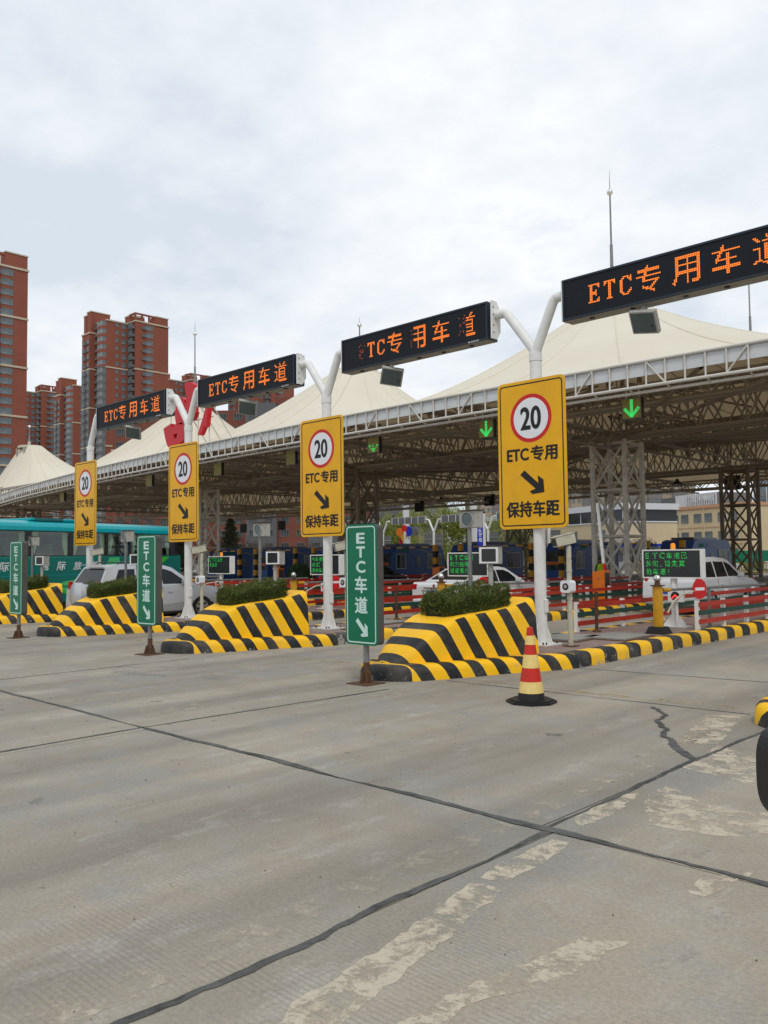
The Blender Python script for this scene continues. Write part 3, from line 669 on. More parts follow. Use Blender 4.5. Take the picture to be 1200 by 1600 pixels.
def mast(loc, label, left=True):
    t = thing('forked_mast', label, 'mast', loc, 0, 'white forked masts on the island noses')
    flange_pole(t, 5.30, .105)
    b = MB(); b.box(.095, .135, -.05, .05, .78, 1.02); o = b.build('access_cover', 'white_paint', t, .015)
    b = MB(); b.tube((0, 0, 5.28), (0, 0, 5.42), .115, n=24); b.build('collar', 'white_paint', t)
    for s, top, end in ((1, (.42, 0, 6.34), (.66, 0, 6.34)),) if not left else ((-1, (-.60, 0, 6.30), (-.86, 0, 6.30)), (1, (.42, 0, 6.34), (.66, 0, 6.34))):
        b = MB(); b.path([(0, 0, 5.36), (s * .045, 0, 5.52), Vector(top) - Vector((s * .03, 0, .07)), Vector(top) + Vector((s * .02, 0, -.01)), Vector(top) + Vector((s * .06, 0, 0)), end], [.085, .088, .088, .088, .088, .088], 16); b.build('fork_arm', 'white_paint', t)
    for s, x in ((-1, -.86), (1, .66))[0 if left else 1:]:
        p = MB(); p.prism([(-.16, -.33), (.06, -.33), (.06, .33), (-.16, .33), (-.16, .33)] if 0 else [(-.15, -.36), (.02, -.36), (.13, -.2), (.13, .2), (.02, .36), (-.15, .36)], x - .01, x + .01, 'X'); o = p.build('end_plate', 'white_paint', t); o.location = (0, 0, 6.20)
        for k in range(4):
            q = MB(); zq = 6.20 + (-.24, -.1, .1, .24)[k]; q.tube((x - .02, -.09, zq), (x + .02, -.09, zq), .014, n=6); q.build('bolt', 'rust', t)
    # lettered panel, 1.43 x 2.66
    y = -.13
    p = MB(); p.prism(rrect(1.43, 2.66, .10, -.03, 3.60), y - .022, y); pan = p.build('speed_sign', 'sign_yellow', t, .004)
    for zb in (2.62, 3.6, 4.6):
        q = MB(); q.box(-.6, .55, y + .001, y + .03, zb - .03, zb + .03); q.build('bracket', 'steel', t)
    yf = y - .024
    o = rrect(1.33, 2.56, .07, -.03, 3.60); i_ = rrect(1.285, 2.515, .05, -.03, 3.60)
    q = MB(); q.prism(o, yf, yf + .002, 'Y', [i_[::-1]]); q.build('border', 'sign_black', pan)
    def ring(ro, ri, mat, nm, dy):
        n = 56; a = [(-.03 + ro * cos(2 * pi * k / n), 4.24 + ro * sin(2 * pi * k / n)) for k in range(n)]
        q = MB()
        if ri: q.prism(a, yf - dy, yf - dy + .002, 'Y', [[(-.03 + ri * cos(-2 * pi * k / n), 4.24 + ri * sin(-2 * pi * k / n)) for k in range(n)]])
        else: q.prism(a, yf - dy, yf - dy + .002)
        q.build(nm, mat, pan)
    ring(.435, .365, 'sign_red', 'red_ring', 0); ring(.364, 0, 'sign_white', 'white_disc', 0)
    text('speed_number', '20', 'sign_black', pan, -.03, 4.24, .42, .41, yf - .003, .012, fat=.009)
    text('lane_text', 'ETC', 'sign_black', pan, -.32, 3.60, .46, .215, yf - .003, .012, fat=.007)
    text('lane_text', '专用', 'sign_black', pan, .235, 3.60, .54, .27, yf - .003, .010, fat=.008)
    A = [(158, 483), (218, 540), (216, 508), (240, 527), (243, 577), (192, 582), (180, 570), (206, 561), (140, 501)]
    q = MB(); q.prism([(-.02 + (x - 192) / 103 * .50, 3.10 - (z - 532) / 100 * .44) for x, z in A], yf - .003, yf - .001); q.build('arrow', 'sign_black', pan)
    text('distance_text', '保持车距', 'sign_black', pan, -.03, 2.62, 1.10, .28, yf - .003, .008, fat=.008)
    return t
LED_BITS = {
 'E': ["########", ".##...##", ".##....#", ".##.....", ".##..#..", ".#####..", ".#####..", ".##..#..", ".##.....", ".##....#", ".##...##", "########"],
 'T': ["########", "##.##.##", "#..##..#", "...##...", "...##...", "...##...", "...##...", "...##...", "...##...", "...##...", "...##...", "..####.."],
 'C': ["..####.#", ".##..###", "##....##", "##.....#", "##......", "##......", "##......", "##......", "##.....#", "##....##", ".##..##.", "..####.."]}
G16 = {}
for ch in '专用车道':
    cells, nc = raster(ch, 17, None, .004); G16[ch] = (cells, nc)
def led_dots(skip=None):
    p = .0265; cols = set(); x = 0; parts = []
    for ch in 'ETC专用车道':
        if ch in LED_BITS:
            for r_, row in enumerate(LED_BITS[ch]):
                for c_, v in enumerate(row):
                    if v == '#': cols.add((x + c_, 13 - r_))
            x += 11
        else:
            cells, nc = G16[ch]
            for c_, r_ in cells: cols.add((x + c_, r_))
            x += nc + 7
    x -= 7; return {(c_ - x // 2 + 4, r_ - 8) for c_, r_ in cols}
DOTS = led_dots()
def led_sign(loc, label, faulty=False):
    t = thing('led_sign', label, 'LED sign', loc, 0, 'overhead LED lane signs')
    Wd, H2 = 3.98, .36
    b = MB(); b.box(-Wd / 2, Wd / 2, -.13, .17, -H2, H2); b.build('case', 'led_case', t, .006)
    b = MB()
    b.prism([(-Wd / 2, -H2), (Wd / 2, -H2), (Wd / 2, H2), (-Wd / 2, H2)], -.15, -.131, 'Y', [[(-Wd / 2 + .035, -H2 + .035), (-Wd / 2 + .035, H2 - .035), (Wd / 2 - .035, H2 - .035), (Wd / 2 - .035, -H2 + .035)]])
    b.build('front_frame', 'led_case', t)
    b = MB(); b.box(-Wd / 2 + .036, Wd / 2 - .036, -.137, -.132, -H2 + .036, H2 - .036); pn = b.build('led_panel', 'led_panel', t)
    b = MB(); d = MB(); p = .0265; rnd = random.Random(3)
    for c_, r_ in DOTS:
        x = (c_ + .5) * p; z = (r_ + .5) * p; tgt = b
        if faulty:
            if c_ < -48 or 0 <= c_ < 5 or 46 <= c_ < 56 or c_ > 64:
                if rnd.random() < .75: continue
                tgt = d
        n = 8; tgt.add([(x + .0122 * cos(2 * pi * k / n), -.1395, z + .0122 * sin(2 * pi * k / n)) for k in range(n)], [tuple(range(n))])
    tag(b.build('lit_leds', 'led_orange', pn), kind='stuff')
    if faulty: tag(d.build('dim_leds', 'led_orange_dim', pn), kind='stuff')
    b = MB(); b.box(-Wd / 2 + .01, Wd / 2 - .01, -.12, .16, -H2 - .006, -H2 - .001); b.build('underside', 'grey_box', t)
    for x in (-1.5, -.75, .15, .8, 1.5):
        b = MB(); b.tube((x, 0, -H2 - .02), (x, 0, -H2 - .006), .045, n=12); b.build('cable_gland', 'screen', t)
    text('maker_mark', '◉ 深圳科恩', 'sign_white', t, 1.66, -.345 + .002, .25, .035, -.1525, .004)
    return t
mast_lab = ['white forked mast with yellow speed 20 panel, nearest and tallest in view', 'white forked mast with yellow speed 20 panel behind the nearest green sign',
            'white forked mast with yellow speed 20 panel in front of the silver car', 'white forked mast with yellow speed 20 panel in front of the coach, furthest left']
led_lab = ['LED sign cut by the right frame edge, orange lettering fully lit', 'LED sign with gaps in its orange characters, first letter missing', 'LED sign fully lit, over the lane between the second and third yellow panels',
           'LED sign furthest left, in front of the brick tower']
for k in range(4):
    mast((IC[k] - .11, 12.68, 0), mast_lab[k], k < 3)
    led_sign((IC[k] - .12 + .68 + 1.99, 12.68, 6.20), led_lab[k], k == 1)
mast((-2.45 - .11, 12.68, 0), 'white forked mast beyond the right frame edge')
def floodlight(loc, label, rz=0, tilt=0):
    t = thing('floodlight', label, 'floodlight', loc, rz, 'floodlights under the LED signs')
    b = MB(); b.box(-.04, .04, -.03, .03, -.12, 0); b.build('bracket', 'grey_box', t)
    m = Matrix.Translation((0, 0, -.26)) @ Matrix.Rotation(R(38), 4, 'X') @ Matrix.Rotation(R(tilt), 4, 'Y')
    b = MB(); b.box(-.23, .23, -.045, .05, -.20, .20, m); b.build('housing', 'grey_box', t, .012)
    b = MB(); b.box(-.20, .20, -.050, -.046, -.17, .17, m); b.build('lens', 'lamp_glass', t)
    b = MB(); b.path([(.04, .0, -.1), (.13, .05, -.2), (.15, 0, -.33), (.12, 0, -.38)], .006, 5); b.build('cable', 'black_plastic', t)
    return t
fl = ['floodlight hung below the largest LED sign', 'floodlight hung below the LED sign with missing characters', 'floodlight hung below the LED sign third from the right', 'floodlight hung below the leftmost LED sign']
for k in range(4): floodlight((IC[k] + .68 + 1.99 - .12 - [.55, .62, .0, .0][k], 12.68, 5.83), fl[k], R([-8, 38, 38, 38][k]), 12)

# ------------------------------------------------------------------ green lane signs
def green_sign(loc, label, rz=0):
    t = thing('green_lane_sign', label, 'lane sign', loc, rz, 'green lane signs at the lane entries')
    b = MB(); b.prism(rrect(.60, 1.70, .06, 0, 1.41), -.05, .07); b.build('sign_box', 'dark_frame', t, .006)
    b = MB(); b.prism(rrect(.64, 1.72, .07, -.02, 1.41), -.064, -.051); p = b.build('face', 'sign_green', t)
    y = -.066
    b = MB(); b.prism(rrect(.585, 1.665, .055, -.02, 1.41), y, y + .0015, 'Y', [rrect(.55, 1.63, .04, -.02, 1.41)[::-1]]); b.build('border', 'sign_mint', p)
    for s, z, w, h in (('E', 2.07, .165, .148), ('T', 1.872, .17, .155), ('C', 1.66, .18, .165), ('车', 1.405, .24, .235), ('道', 1.115, .25, .235)):
        text('lettering', s, 'sign_mint', p, -.02, z, w, h, y - .001, .012, fat=.006 if s in 'ETC' else .005)
    A = [(158, 483), (218, 540), (216, 508), (240, 527), (243, 577), (192, 582), (180, 570), (206, 561), (140, 501)]
    b = MB(); b.prism([(-.01 + (x - 192) / 103 * .245, .80 - (z - 532) / 100 * .27) for x, z in A], y - .001, y + .0005); b.build('arrow', 'sign_mint', p)
    b = MB(); b.tube((0, .01, .26), (0, .01, .56), .042, n=16); b.build('post', 'steel', t)
    b = MB(); b.tube((0, .01, 0), (0, .01, .30), .046, n=16); b.build('rusty_sleeve', 'rust', t)
    for a in range(4):
        b = MB(); m = Matrix.Rotation(a * pi / 2, 4, 'Z'); v = [m @ Vector(q) for q in ((.04, -.006, .01), (.13, -.006, .01), (.08, -.006, .17), (.04, -.006, .17), (.04, .006, .01), (.13, .006, .01), (.08, .006, .17), (.04, .006, .17))]
        b.add(v, [(0, 1, 2, 3), (7, 6, 5, 4), (0, 4, 5, 1), (1, 5, 6, 2), (2, 6, 7, 3)]); b.build('gusset', 'rust', t)
    b = MB(); b.box(-.2, .2, -.2, .2, 0, .014); b.build('base_plate', 'rust', t)
    return t
green_sign((-8.60, 8.5, 0), 'green vertical lane sign nearest the camera, beside the largest striped block')
green_sign((-14.42, 8.47, 0), 'green vertical lane sign in front of the silver car', R(3))
green_sign((-20.0, 8.3, 0), 'green vertical lane sign furthest left, over the coach', R(2))

# ------------------------------------------------------------------ traffic cone
t = thing('traffic_cone', 'red and cream banded traffic cone with black base on the concrete', 'traffic cone', (-5.95, 8.72, 0), R(12))
b = MB(); b.prism([(.31 * cos(R(22.5 + 45 * k)), .31 * sin(R(22.5 + 45 * k))) for k in range(8)], .0, .03, 'Z'); b.build('base', 'black_plastic', t, .006)
b = MB(); b.prism([(.27 * cos(R(22.5 + 45 * k)), .27 * sin(R(22.5 + 45 * k))) for k in range(8)], .03, .045, 'Z'); b.build('base_step', 'black_plastic', t)
zc = [.045, .125, .26, .425, .585, .705, .815, .91]
rc = lambda z: .168 - (.168 - .035) * ((z - .045) / .865) ** .93
MT['cone_red'] = basic('cone_red_vinyl', (.55, .022, .012), .35, 0, .08, 8, (.2, .03, .02), .4)
MT['cone_cream'] = basic('cone_reflective_cream', (.78, .58, .20), .35, 0, .06, 10, (.4, .3, .15), .3)
for k, (a, d, m_) in enumerate([(.045, .125, 'black_plastic'), (.125, .26, 'cone_cream'), (.26, .425, 'cone_red'), (.425, .585, 'cone_cream'), (.585, .705, 'cone_red'), (.705, .815, 'cone_cream'), (.815, .91, 'cone_red')]):
    b = MB(); g_ = .002 if m_ == 'cone_cream' else 0
    b.lathe([(rc(a) + g_, a), (rc((a + d) / 2) + g_, (a + d) / 2), (rc(d) + g_, d)] + ([(rc(d) - .01, d + .006), (0, d + .006)] if k == 6 else []), n=32); b.build('band', m_, t)

# ------------------------------------------------------------------ things standing on each island
def round_signal(loc, label):
    t = thing('round_signal', label, 'signal lamp', loc, 0, 'round signal lamps on grey poles')
    b = MB(); b.tube((0, 0, .9), (0, 0, 2.26), .034, n=14); b.build('pole', 'steel', t)
    b = MB(); b.box(-.17, .17, -.05, .14, 2.26, 2.54); b.build('housing', 'grey_box', t, .008)
    b = MB(); b.prism([(-.19, -.02), (.19, -.02), (.19, .02), (-.19, .02)], 2.545, 2.56, 'Z'); b.box(-.185, .19, -.09, .15, 2.543, 2.555); b.build('rain_hood', 'rust', t)
    b = MB(); b.lathe([(0, -.062), (.11, -.062), (.115, -.052)], (0, 0, 2.40), 28, 'Y'); b.build('lens', 'lamp_glass', t)
    b = MB(); b.lathe([(.112, -.051), (.112, -.075), (.122, -.075), (.122, -.051)], (0, 0, 2.40), 28, 'Y'); b.build('lens_ring', 'grey_box', t)
    return t
def display_box(loc, label, rz):
    t = thing('display_box', label, 'display box', loc, rz, 'small square displays on short posts')
    b = MB(); b.tube((0, .02, .9), (0, .02, 1.66), .04, n=14); b.build('post', 'grey_box', t)
    b = MB(); b.lathe([(.0, 1.56), (.052, 1.56), (.052, 1.60), (0, 1.60)], (0, .02, 0), 14); b.build('collar', 'grey_box', t)
    b = MB(); b.box(-.17, .17, -.08, .14, 1.66, 1.95); b.build('housing', 'grey_box', t, .01)
    b = MB(); b.prism([(-.155, 1.675), (.155, 1.675), (.155, 1.935), (-.155, 1.935)], -.095, -.081, 'Y', [[(-.12, 1.70), (-.12, 1.91), (.12, 1.91), (.12, 1.70)]]); b.build('bezel', 'white_paint', t)
    b = MB(); b.box(-.12, .12, -.088, -.084, 1.70, 1.91); b.build('screen', 'screen', t)
    b = MB(); b.box(-.18, .18, -.10, .15, 1.952, 1.962); b.build('rain_cap', 'rust', t)
    return t
def cctv(loc, label, rz, box=True):
    t = thing('camera_pole', label, 'camera pole', loc, rz, 'cream camera poles on the islands')
    b = MB(); b.tube((0, 0, .23), (0, 0, 1.95), .045, n=16); b.build('pole', 'cream_paint', t)
    b = MB(); b.box(-.11, .11, -.11, .11, .222, .238); b.build('base_plate', 'rust', t)
    for z in (1.02, 1.5): b = MB(); b.lathe([(.046, z), (.052, z), (.052, z + .05), (.046, z + .05)], n=16); b.build('collar', 'cream_paint', t)
    m = Matrix.Translation((-.03, -.02, 2.06)) @ Matrix.Rotation(R(-28), 4, 'Z') @ Matrix.Rotation(R(12), 4, 'X')
    b = MB(); b.box(-.085, .085, -.24, .14, -.085, .085, m); b.build('camera_housing', 'cream_paint', t, .012)
    b = MB(); b.box(-.095, .095, -.29, .15, .088, .10, m); b.build('sun_shield', 'cream_paint', t, .004)
    b = MB(); b.box(-.065, .065, -.248, -.241, -.06, .06, m); b.build('lens_window', 'screen', t)
    b = MB(); b.tube((0, 0, 1.93), (0, 0, 2.0), .03, n=10); b.build('mount', 'grey_box', t)
    b = MB(); b.path([(.04, .08, 1.98), (.12, .10, 1.92), (.10, .05, 1.78), (.04, .0, 1.72)], .009, 6); b.build('cable', 'black_plastic', t)
    if box:
        m2 = Matrix.Rotation(R(-8), 4, 'Z')
        b = MB(); b.prism(rrect(.21, .21, .05, 0, 1.25), -.13, .03); o = b.build('speaker_box', 'sign_white', t, .01)
        b = MB(); b.lathe([(0, -.136), (.055, -.136), (.062, -.131)], (0, 0, 1.25), 20, 'Y'); b.build('speaker_grille', 'screen', o)
        b = MB(); b.lathe([(0, -.142), (.026, -.142), (.03, -.137)], (0, 0, 1.25), 16, 'Y'); b.build('speaker_cone', 'grey_box', o)
    return t
def boom(loc, label, disc=True):
    t = thing('barrier_post', label, 'barrier post', loc, 0, 'yellow barrier posts with steel balls')
    b = MB(); b.prism([(-.2, -.2), (.2, -.2), (.2, .2), (-.2, .2)], .222, .235, 'Z'); v = [(-.19, -.19, .235), (.19, -.19, .235), (.19, .19, .235), (-.19, .19, .235), (-.14, -.14, .36), (.14, -.14, .36), (.14, .14, .36), (-.14, .14, .36)]
    b.add(v, [(0, 1, 5, 4), (1, 2, 6, 5), (2, 3, 7, 6), (3, 0, 4, 7), (4, 5, 6, 7)]); b.build('foot', 'black_plastic', t)
    b = MB(); b.lathe([(.098, .36), (.098, 1.15), (.094, 1.16)], n=28); b.build('post', 'bollard', t)
    b = MB(); b.lathe([(0, 1.16), (.14, 1.16), (.14, 1.178), (.06, 1.18), (.05, 1.24), (0, 1.24)], n=24); b.build('top_plate', 'rust', t)
    b = MB(); b.lathe([(.0001 + .075 * sin(pi * k / 12), 1.305 - .075 * cos(pi * k / 12)) for k in range(13)], n=24); b.build('ball', 'chrome', t)
    b = MB(); b.tube((.06, .09, 1.075), (.10, .32, 1.072), .04, n=14); b.build('socket', 'bollard', t)
    b = MB(); b.tube((.10, .3, 1.072), (.20, 5.2, 1.03), .028, n=12); b.build('boom_arm', 'steel', t)
    b = MB(); b.path([(.10, .20, .62), (.14, .40, .84), (.17, .7, .965), (.19, 1.3, 1.02)], [.02, .02, .02, .015], 8); b.build('curved_stay', 'cream_paint', t)
    b = MB(); b.tube((.14, 2.1, .23), (.14, 2.1, 1.03), .035, n=12); b.tube((.14, 2.1, .222), (.14, 2.1, .24), .08, n=14); b.build('rest_post', 'steel', t)
    if disc:
        m = Matrix.Translation((.24, 1.4, 1.055)) @ Matrix.Rotation(R(74), 4, 'Z')
        b = MB(); n = 32; vs = [m @ Vector((.21 * cos(2 * pi * k / n), y, .21 * sin(2 * pi * k / n))) for y in (-.008, .008) for k in range(n)]
        b.add(vs, [tuple(range(n))[::-1], tuple(range(n, 2 * n))] + [(k, (k + 1) % n, n + (k + 1) % n, n + k) for k in range(n)]); d = b.build('no_entry_disc', 'sign_red', t)
        b = MB(); b.box(-.14, .14, -.012, -.0085, -.03, .03, m); b.build('white_bar', 'sign_white', d)
    return t
def cells_for(lines, pitch, rows=12):
    b = []; y = 0
    for ln in lines:
        x = 0
        for ch in ln:
            if ch not in GC: GC[ch] = raster(ch, rows) if ch not in '，！' else ([(2, 0), (2, 1), (1, 0)] if ch == '，' else [(3, k) for k in range(3, 11)] + [(3, 0)], 8)
            cs, nc = GC[ch]
            for c_, r_ in cs: b.append((x + c_, y + r_))
            x += rows + 3 if ch not in '，！' else 10
        y -= rows + 4
    return b
GC = {}
def message_board(loc, label, lines, keep=.8, seed=1):
    t = thing('message_board', label, 'message board', loc, 0, 'green LED message boards')
    Wd, z0, z1 = 1.34, 1.26, 1.89
    b = MB(); b.tube((0, .04, .23), (0, .04, z0), .07, n=16); b.build('post', 'white_paint', t)
    for s in (-1, 1):
        b = MB(); b.prism([(s * .06, .235), (s * .26, .235), (s * .24, .29), (s * .06, .5)], .03, .045); b.build('gusset', 'white_paint', t)
    b = MB(); b.box(-.3, .3, -.16, .24, .222, .235); b.build('base_plate', 'white_paint', t)
    b = MB(); b.box(-Wd / 2, Wd / 2, -.06, .14, z0, z1); b.build('case', 'white_paint', t, .008)
    b = MB(); b.prism([(-Wd / 2, z0), (Wd / 2, z0), (Wd / 2, z1), (-Wd / 2, z1)], -.075, -.061, 'Y', [[(-Wd / 2 + .03, z0 + .03), (-Wd / 2 + .03, z1 - .03), (Wd / 2 - .03, z1 - .03), (Wd / 2 - .03, z0 + .03)]]); b.build('front_frame', 'white_paint', t)
    b = MB(); b.box(-Wd / 2 + .031, Wd / 2 - .031, -.066, -.062, z0 + .031, z1 - .031); p = b.build('led_panel', 'screen', t)
    cs = cells_for(lines, 1); pt = .0108; rnd = random.Random(seed); b = MB()
    for c_, r_ in cs:
        if rnd.random() > keep: continue
        x = -Wd / 2 + .085 + c_ * pt; z = z1 - .07 - 12 * pt + r_ * pt
        b.add([(x, -.068, z), (x + .0085, -.068, z), (x + .0085, -.068, z + .0085), (x, -.068, z + .0085)], [(0, 1, 2, 3)])
    tag(b.build('lit_leds', 'led_green', p), kind='stuff')
    b = MB(); b.lathe([(.05, z1), (.05, z1 + .10), (.035, z1 + .13), (0, z1 + .135)], (0, .04, 0), 16); b.build('beacon', 'amber', t)
    return t
def signal_box(loc, label):      # the small red chevron box below each message board
    t = thing('chevron_signal', label, 'signal box', loc, 0, 'red chevron signals')
    b = MB(); b.box(-.17, .17, -.05, .05, .93, 1.18); b.build('housing', 'white_paint', t, .01)
    b = MB(); b.lathe([(0, -.055), (.10, -.055), (.10, -.051)], (0, 0, 1.055), 24, 'Y'); b.build('lens', 'screen', t)
    for s in (-1, 1):
        b = MB(); b.prism([(0, 1.06), (s * .08, .985), (s * .08, 1.02), (0, 1.10)], -.06, -.056); b.build('chevron', 'led_red', t)
    b = MB(); b.tube((0, .02, .40), (0, .02, .93), .03, n=10); b.build('post', 'white_paint', t); return t
NM = ['nearest island', 'second island from the right', 'island before the silver car', 'island before the coach', 'island behind the coach']
MSG = [['ETC车道已', '关闭，请走其', '他车道！'], ['ETC车道', '前方拥堵', '减速慢行！'], ['本车道80米', '减速：40', '保持车距'], ['ETC车道', '请减速'], ['ETC车道', '请减速']]
for k in range(5):
    c = IC[k]; nm = NM[k]
    round_signal((c - .32, 10.95, 0), 'round dark signal lamp rising from the hedge of the ' + nm)
    display_box((c - .02, 11.1, 0), 'small square dark display in the hedge of the ' + nm, R(22))
    cctv((c + .45, 12.73, 0), 'cream camera pole with white speaker box on the ' + nm, 0)
    boom((c + .56, 15.8, 0), 'yellow post with steel ball and boom on the ' + nm, k < 3)
    message_board((c + .09, 17.5, 0), 'board with green LED characters on the ' + nm, MSG[k], .78, k)
    signal_box((c + .22, 17.35, -.17), 'red lit chevron box below the board of the ' + nm)
    t = thing('brown_post', 'thin rusty post on the paving of the ' + nm, 'post', (c - .58, 15.4, 0), 0, 'rusty brown posts')
    b = MB(); b.tube((0, 0, .23), (0, 0, 1.04), .035, n=12); b.build('post', 'rust', t)
    b = MB(); b.lathe([(.036, .222), (.09, .222), (.085, .25), (.036, .28)], n=12); b.build('foot', 'rust', t)
t0 = thing('manhole_cover', 'larger square concrete cover on the paving of the nearest island', 'manhole cover', (-8.62, 13.9, 0), R(4), 'concrete covers set on the paving')
b = MB(); b.box(-.42, .42, -.55, .55, .222, .262); b.build('slab', 'concrete_base', t0, .01)
b = MB(); b.box(-.5, .5, -.64, .64, .2225, .236); b.build('frame', 'rust', t0)
for dx, dy, lb in ((.62, .7, 'smaller square concrete cover on the paving near the yellow barrier post'), (-5.5, .6, 'square concrete cover on the paving of the second island'), (-11, .8, 'square concrete cover on the paving by the third mast')):
    dup(t0, (-8.62 + dx, 13.9 + dy, 0), lb, R(2))

# ------------------------------------------------------------------ guard rails along the islands
def rail_run(x, y0, y1, label, step=1.9):
    t = thing('guard_rail', label, 'guard rail', (x, y0, 0), 0, 'red and green railings on the islands')
    n = int((y1 - y0) / step)
    for i in range(n + 1): o = link('post', RP, t); o.location = (0, i * step, 0)
    Ln = n * step
    for z, m_ in ((.70, 'rail_red'), (.53, 'rail_green'), (.35, 'rail_red')):
        b = MB(); b.box(.041, .065, -.03, Ln + .03, z, z + .095); b.build('rail', m_, t)
    return t
b = MB(); b.box(-.04, .04, -.04, .04, .2, .83); RP = b.mesh('post', 'white_paint')
for k in range(5):
    c = IC[k]; nm = NM[k]
    rail_run(c - .86, 15.1, 36, 'low red and green railing, left edge of the ' + nm)
    rail_run(c + .86, 16.92, 36, 'low red and green railing, right edge of the ' + nm, 1.3)

# ------------------------------------------------------------------ canopy
def fY(x): return 22.75 + .00185 * (x + 17) ** 2
canopy = thing('toll_canopy', 'long white tent-roofed toll canopy with lattice girders and a curved white fascia', 'canopy', (0, 0, 0))
unit = MB(); unit.tube((0, 0, 0), (0, 0, 1), 1, n=8, caps=False); UNIT = {}
def member(p, q, r, mat, name, parent):
    if mat not in UNIT: UNIT[mat] = unit.mesh('strut', mat)
    p = Vector(p); q = Vector(q); d = q - p; o = link(name, UNIT[mat], parent)
    o.matrix_local = Matrix.Translation(p) @ d.to_track_quat('Z', 'Y').to_matrix().to_4x4() @ Matrix.Diagonal((r, r, d.length, 1)); return o
XF = [2 - .58 * i for i in range(128)]
pts = [(x, fY(x)) for x in XF]
far_st = MB()
for z, r, nm in ((7.42, .045, 'fascia_top_tube'), (6.68, .05, 'fascia_bottom_tube')):
    b = MB(); b.path([(x, y, z) for x, y in pts] + [(x, fY(x), z) for x in (-78, -84, -90, -98, -104)], r, 8); b.build(nm, 'fascia', canopy)
b = MB(); b.path([(x, y + .35, 6.58) for x, y in pts] + [(x, fY(x) + .35, 6.58) for x in (-78, -84, -90, -98, -104)], .045, 6); b.build('fascia_back_tube', 'fascia', canopy)
for i, (x, y) in enumerate(pts):
    member((x, y, 6.68), (x, y, 7.42), .028, 'fascia', 'fascia_post', canopy)
    if i + 1 < len(pts):
        x2, y2 = pts[i + 1]
        b = MB(); b.add([(x, y + .05, 7.0), (x2, y2 + .05, 7.0), (x2, y2 + .05, 7.40), (x, y + .05, 7.40), (x, y + .07, 7.0), (x2, y2 + .07, 7.0), (x2, y2 + .07, 7.40), (x, y + .07, 7.40)], [(0, 1, 2, 3), (7, 6, 5, 4), (0, 4, 5, 1), (3, 2, 6, 7)])
        b.build('fascia_panel', 'panel_white', canopy)
        if i % 8 == 2: member((x, y, 7.40), (x2, y2, 6.70), .026, 'fascia', 'fascia_diagonal', canopy)
        if i % 8 == 6: member((x, y, 6.70), (x2, y2, 7.40), .026, 'fascia', 'fascia_diagonal', canopy)
        if i % 2 == 0: member((x, y, 6.68), (x, y + .35, 6.58), .025, 'fascia', 'fascia_link', canopy)
for i in range(48):
    x = pts[-1][0] - .58 * (i + 1); y = fY(x); far_st.tube((x, y, 6.68), (x, y, 7.42), .028, n=5, caps=False)
far_st.box(-104, -72.3, 25, 25.02, 7.0, 7.4) if 0 else None
tag(far_st.build('far_fascia_posts', 'fascia', canopy), kind='stuff')
b = MB(); xs = [pts[-1][0] - 2 * i for i in range(16)]
b.add([(x, fY(x) + .05, z) for x in xs for z in (7.0, 7.40)], [(2 * i, 2 * i + 1, 2 * i + 3, 2 * i + 2) for i in range(len(xs) - 1)]); b.build('fascia_panel', 'panel_white', canopy)
def zbase(y, yf): return 7.44 + 1.75 * min(1, max(0, (y - yf) / 12))
BAYS = [(-4.5, 12, 4), (-28.6, -4.5, -19.8), (-46.4, -28.6, -37.3), (-70.5, -46.4, -55.7), (-101, -70.5, -86)]
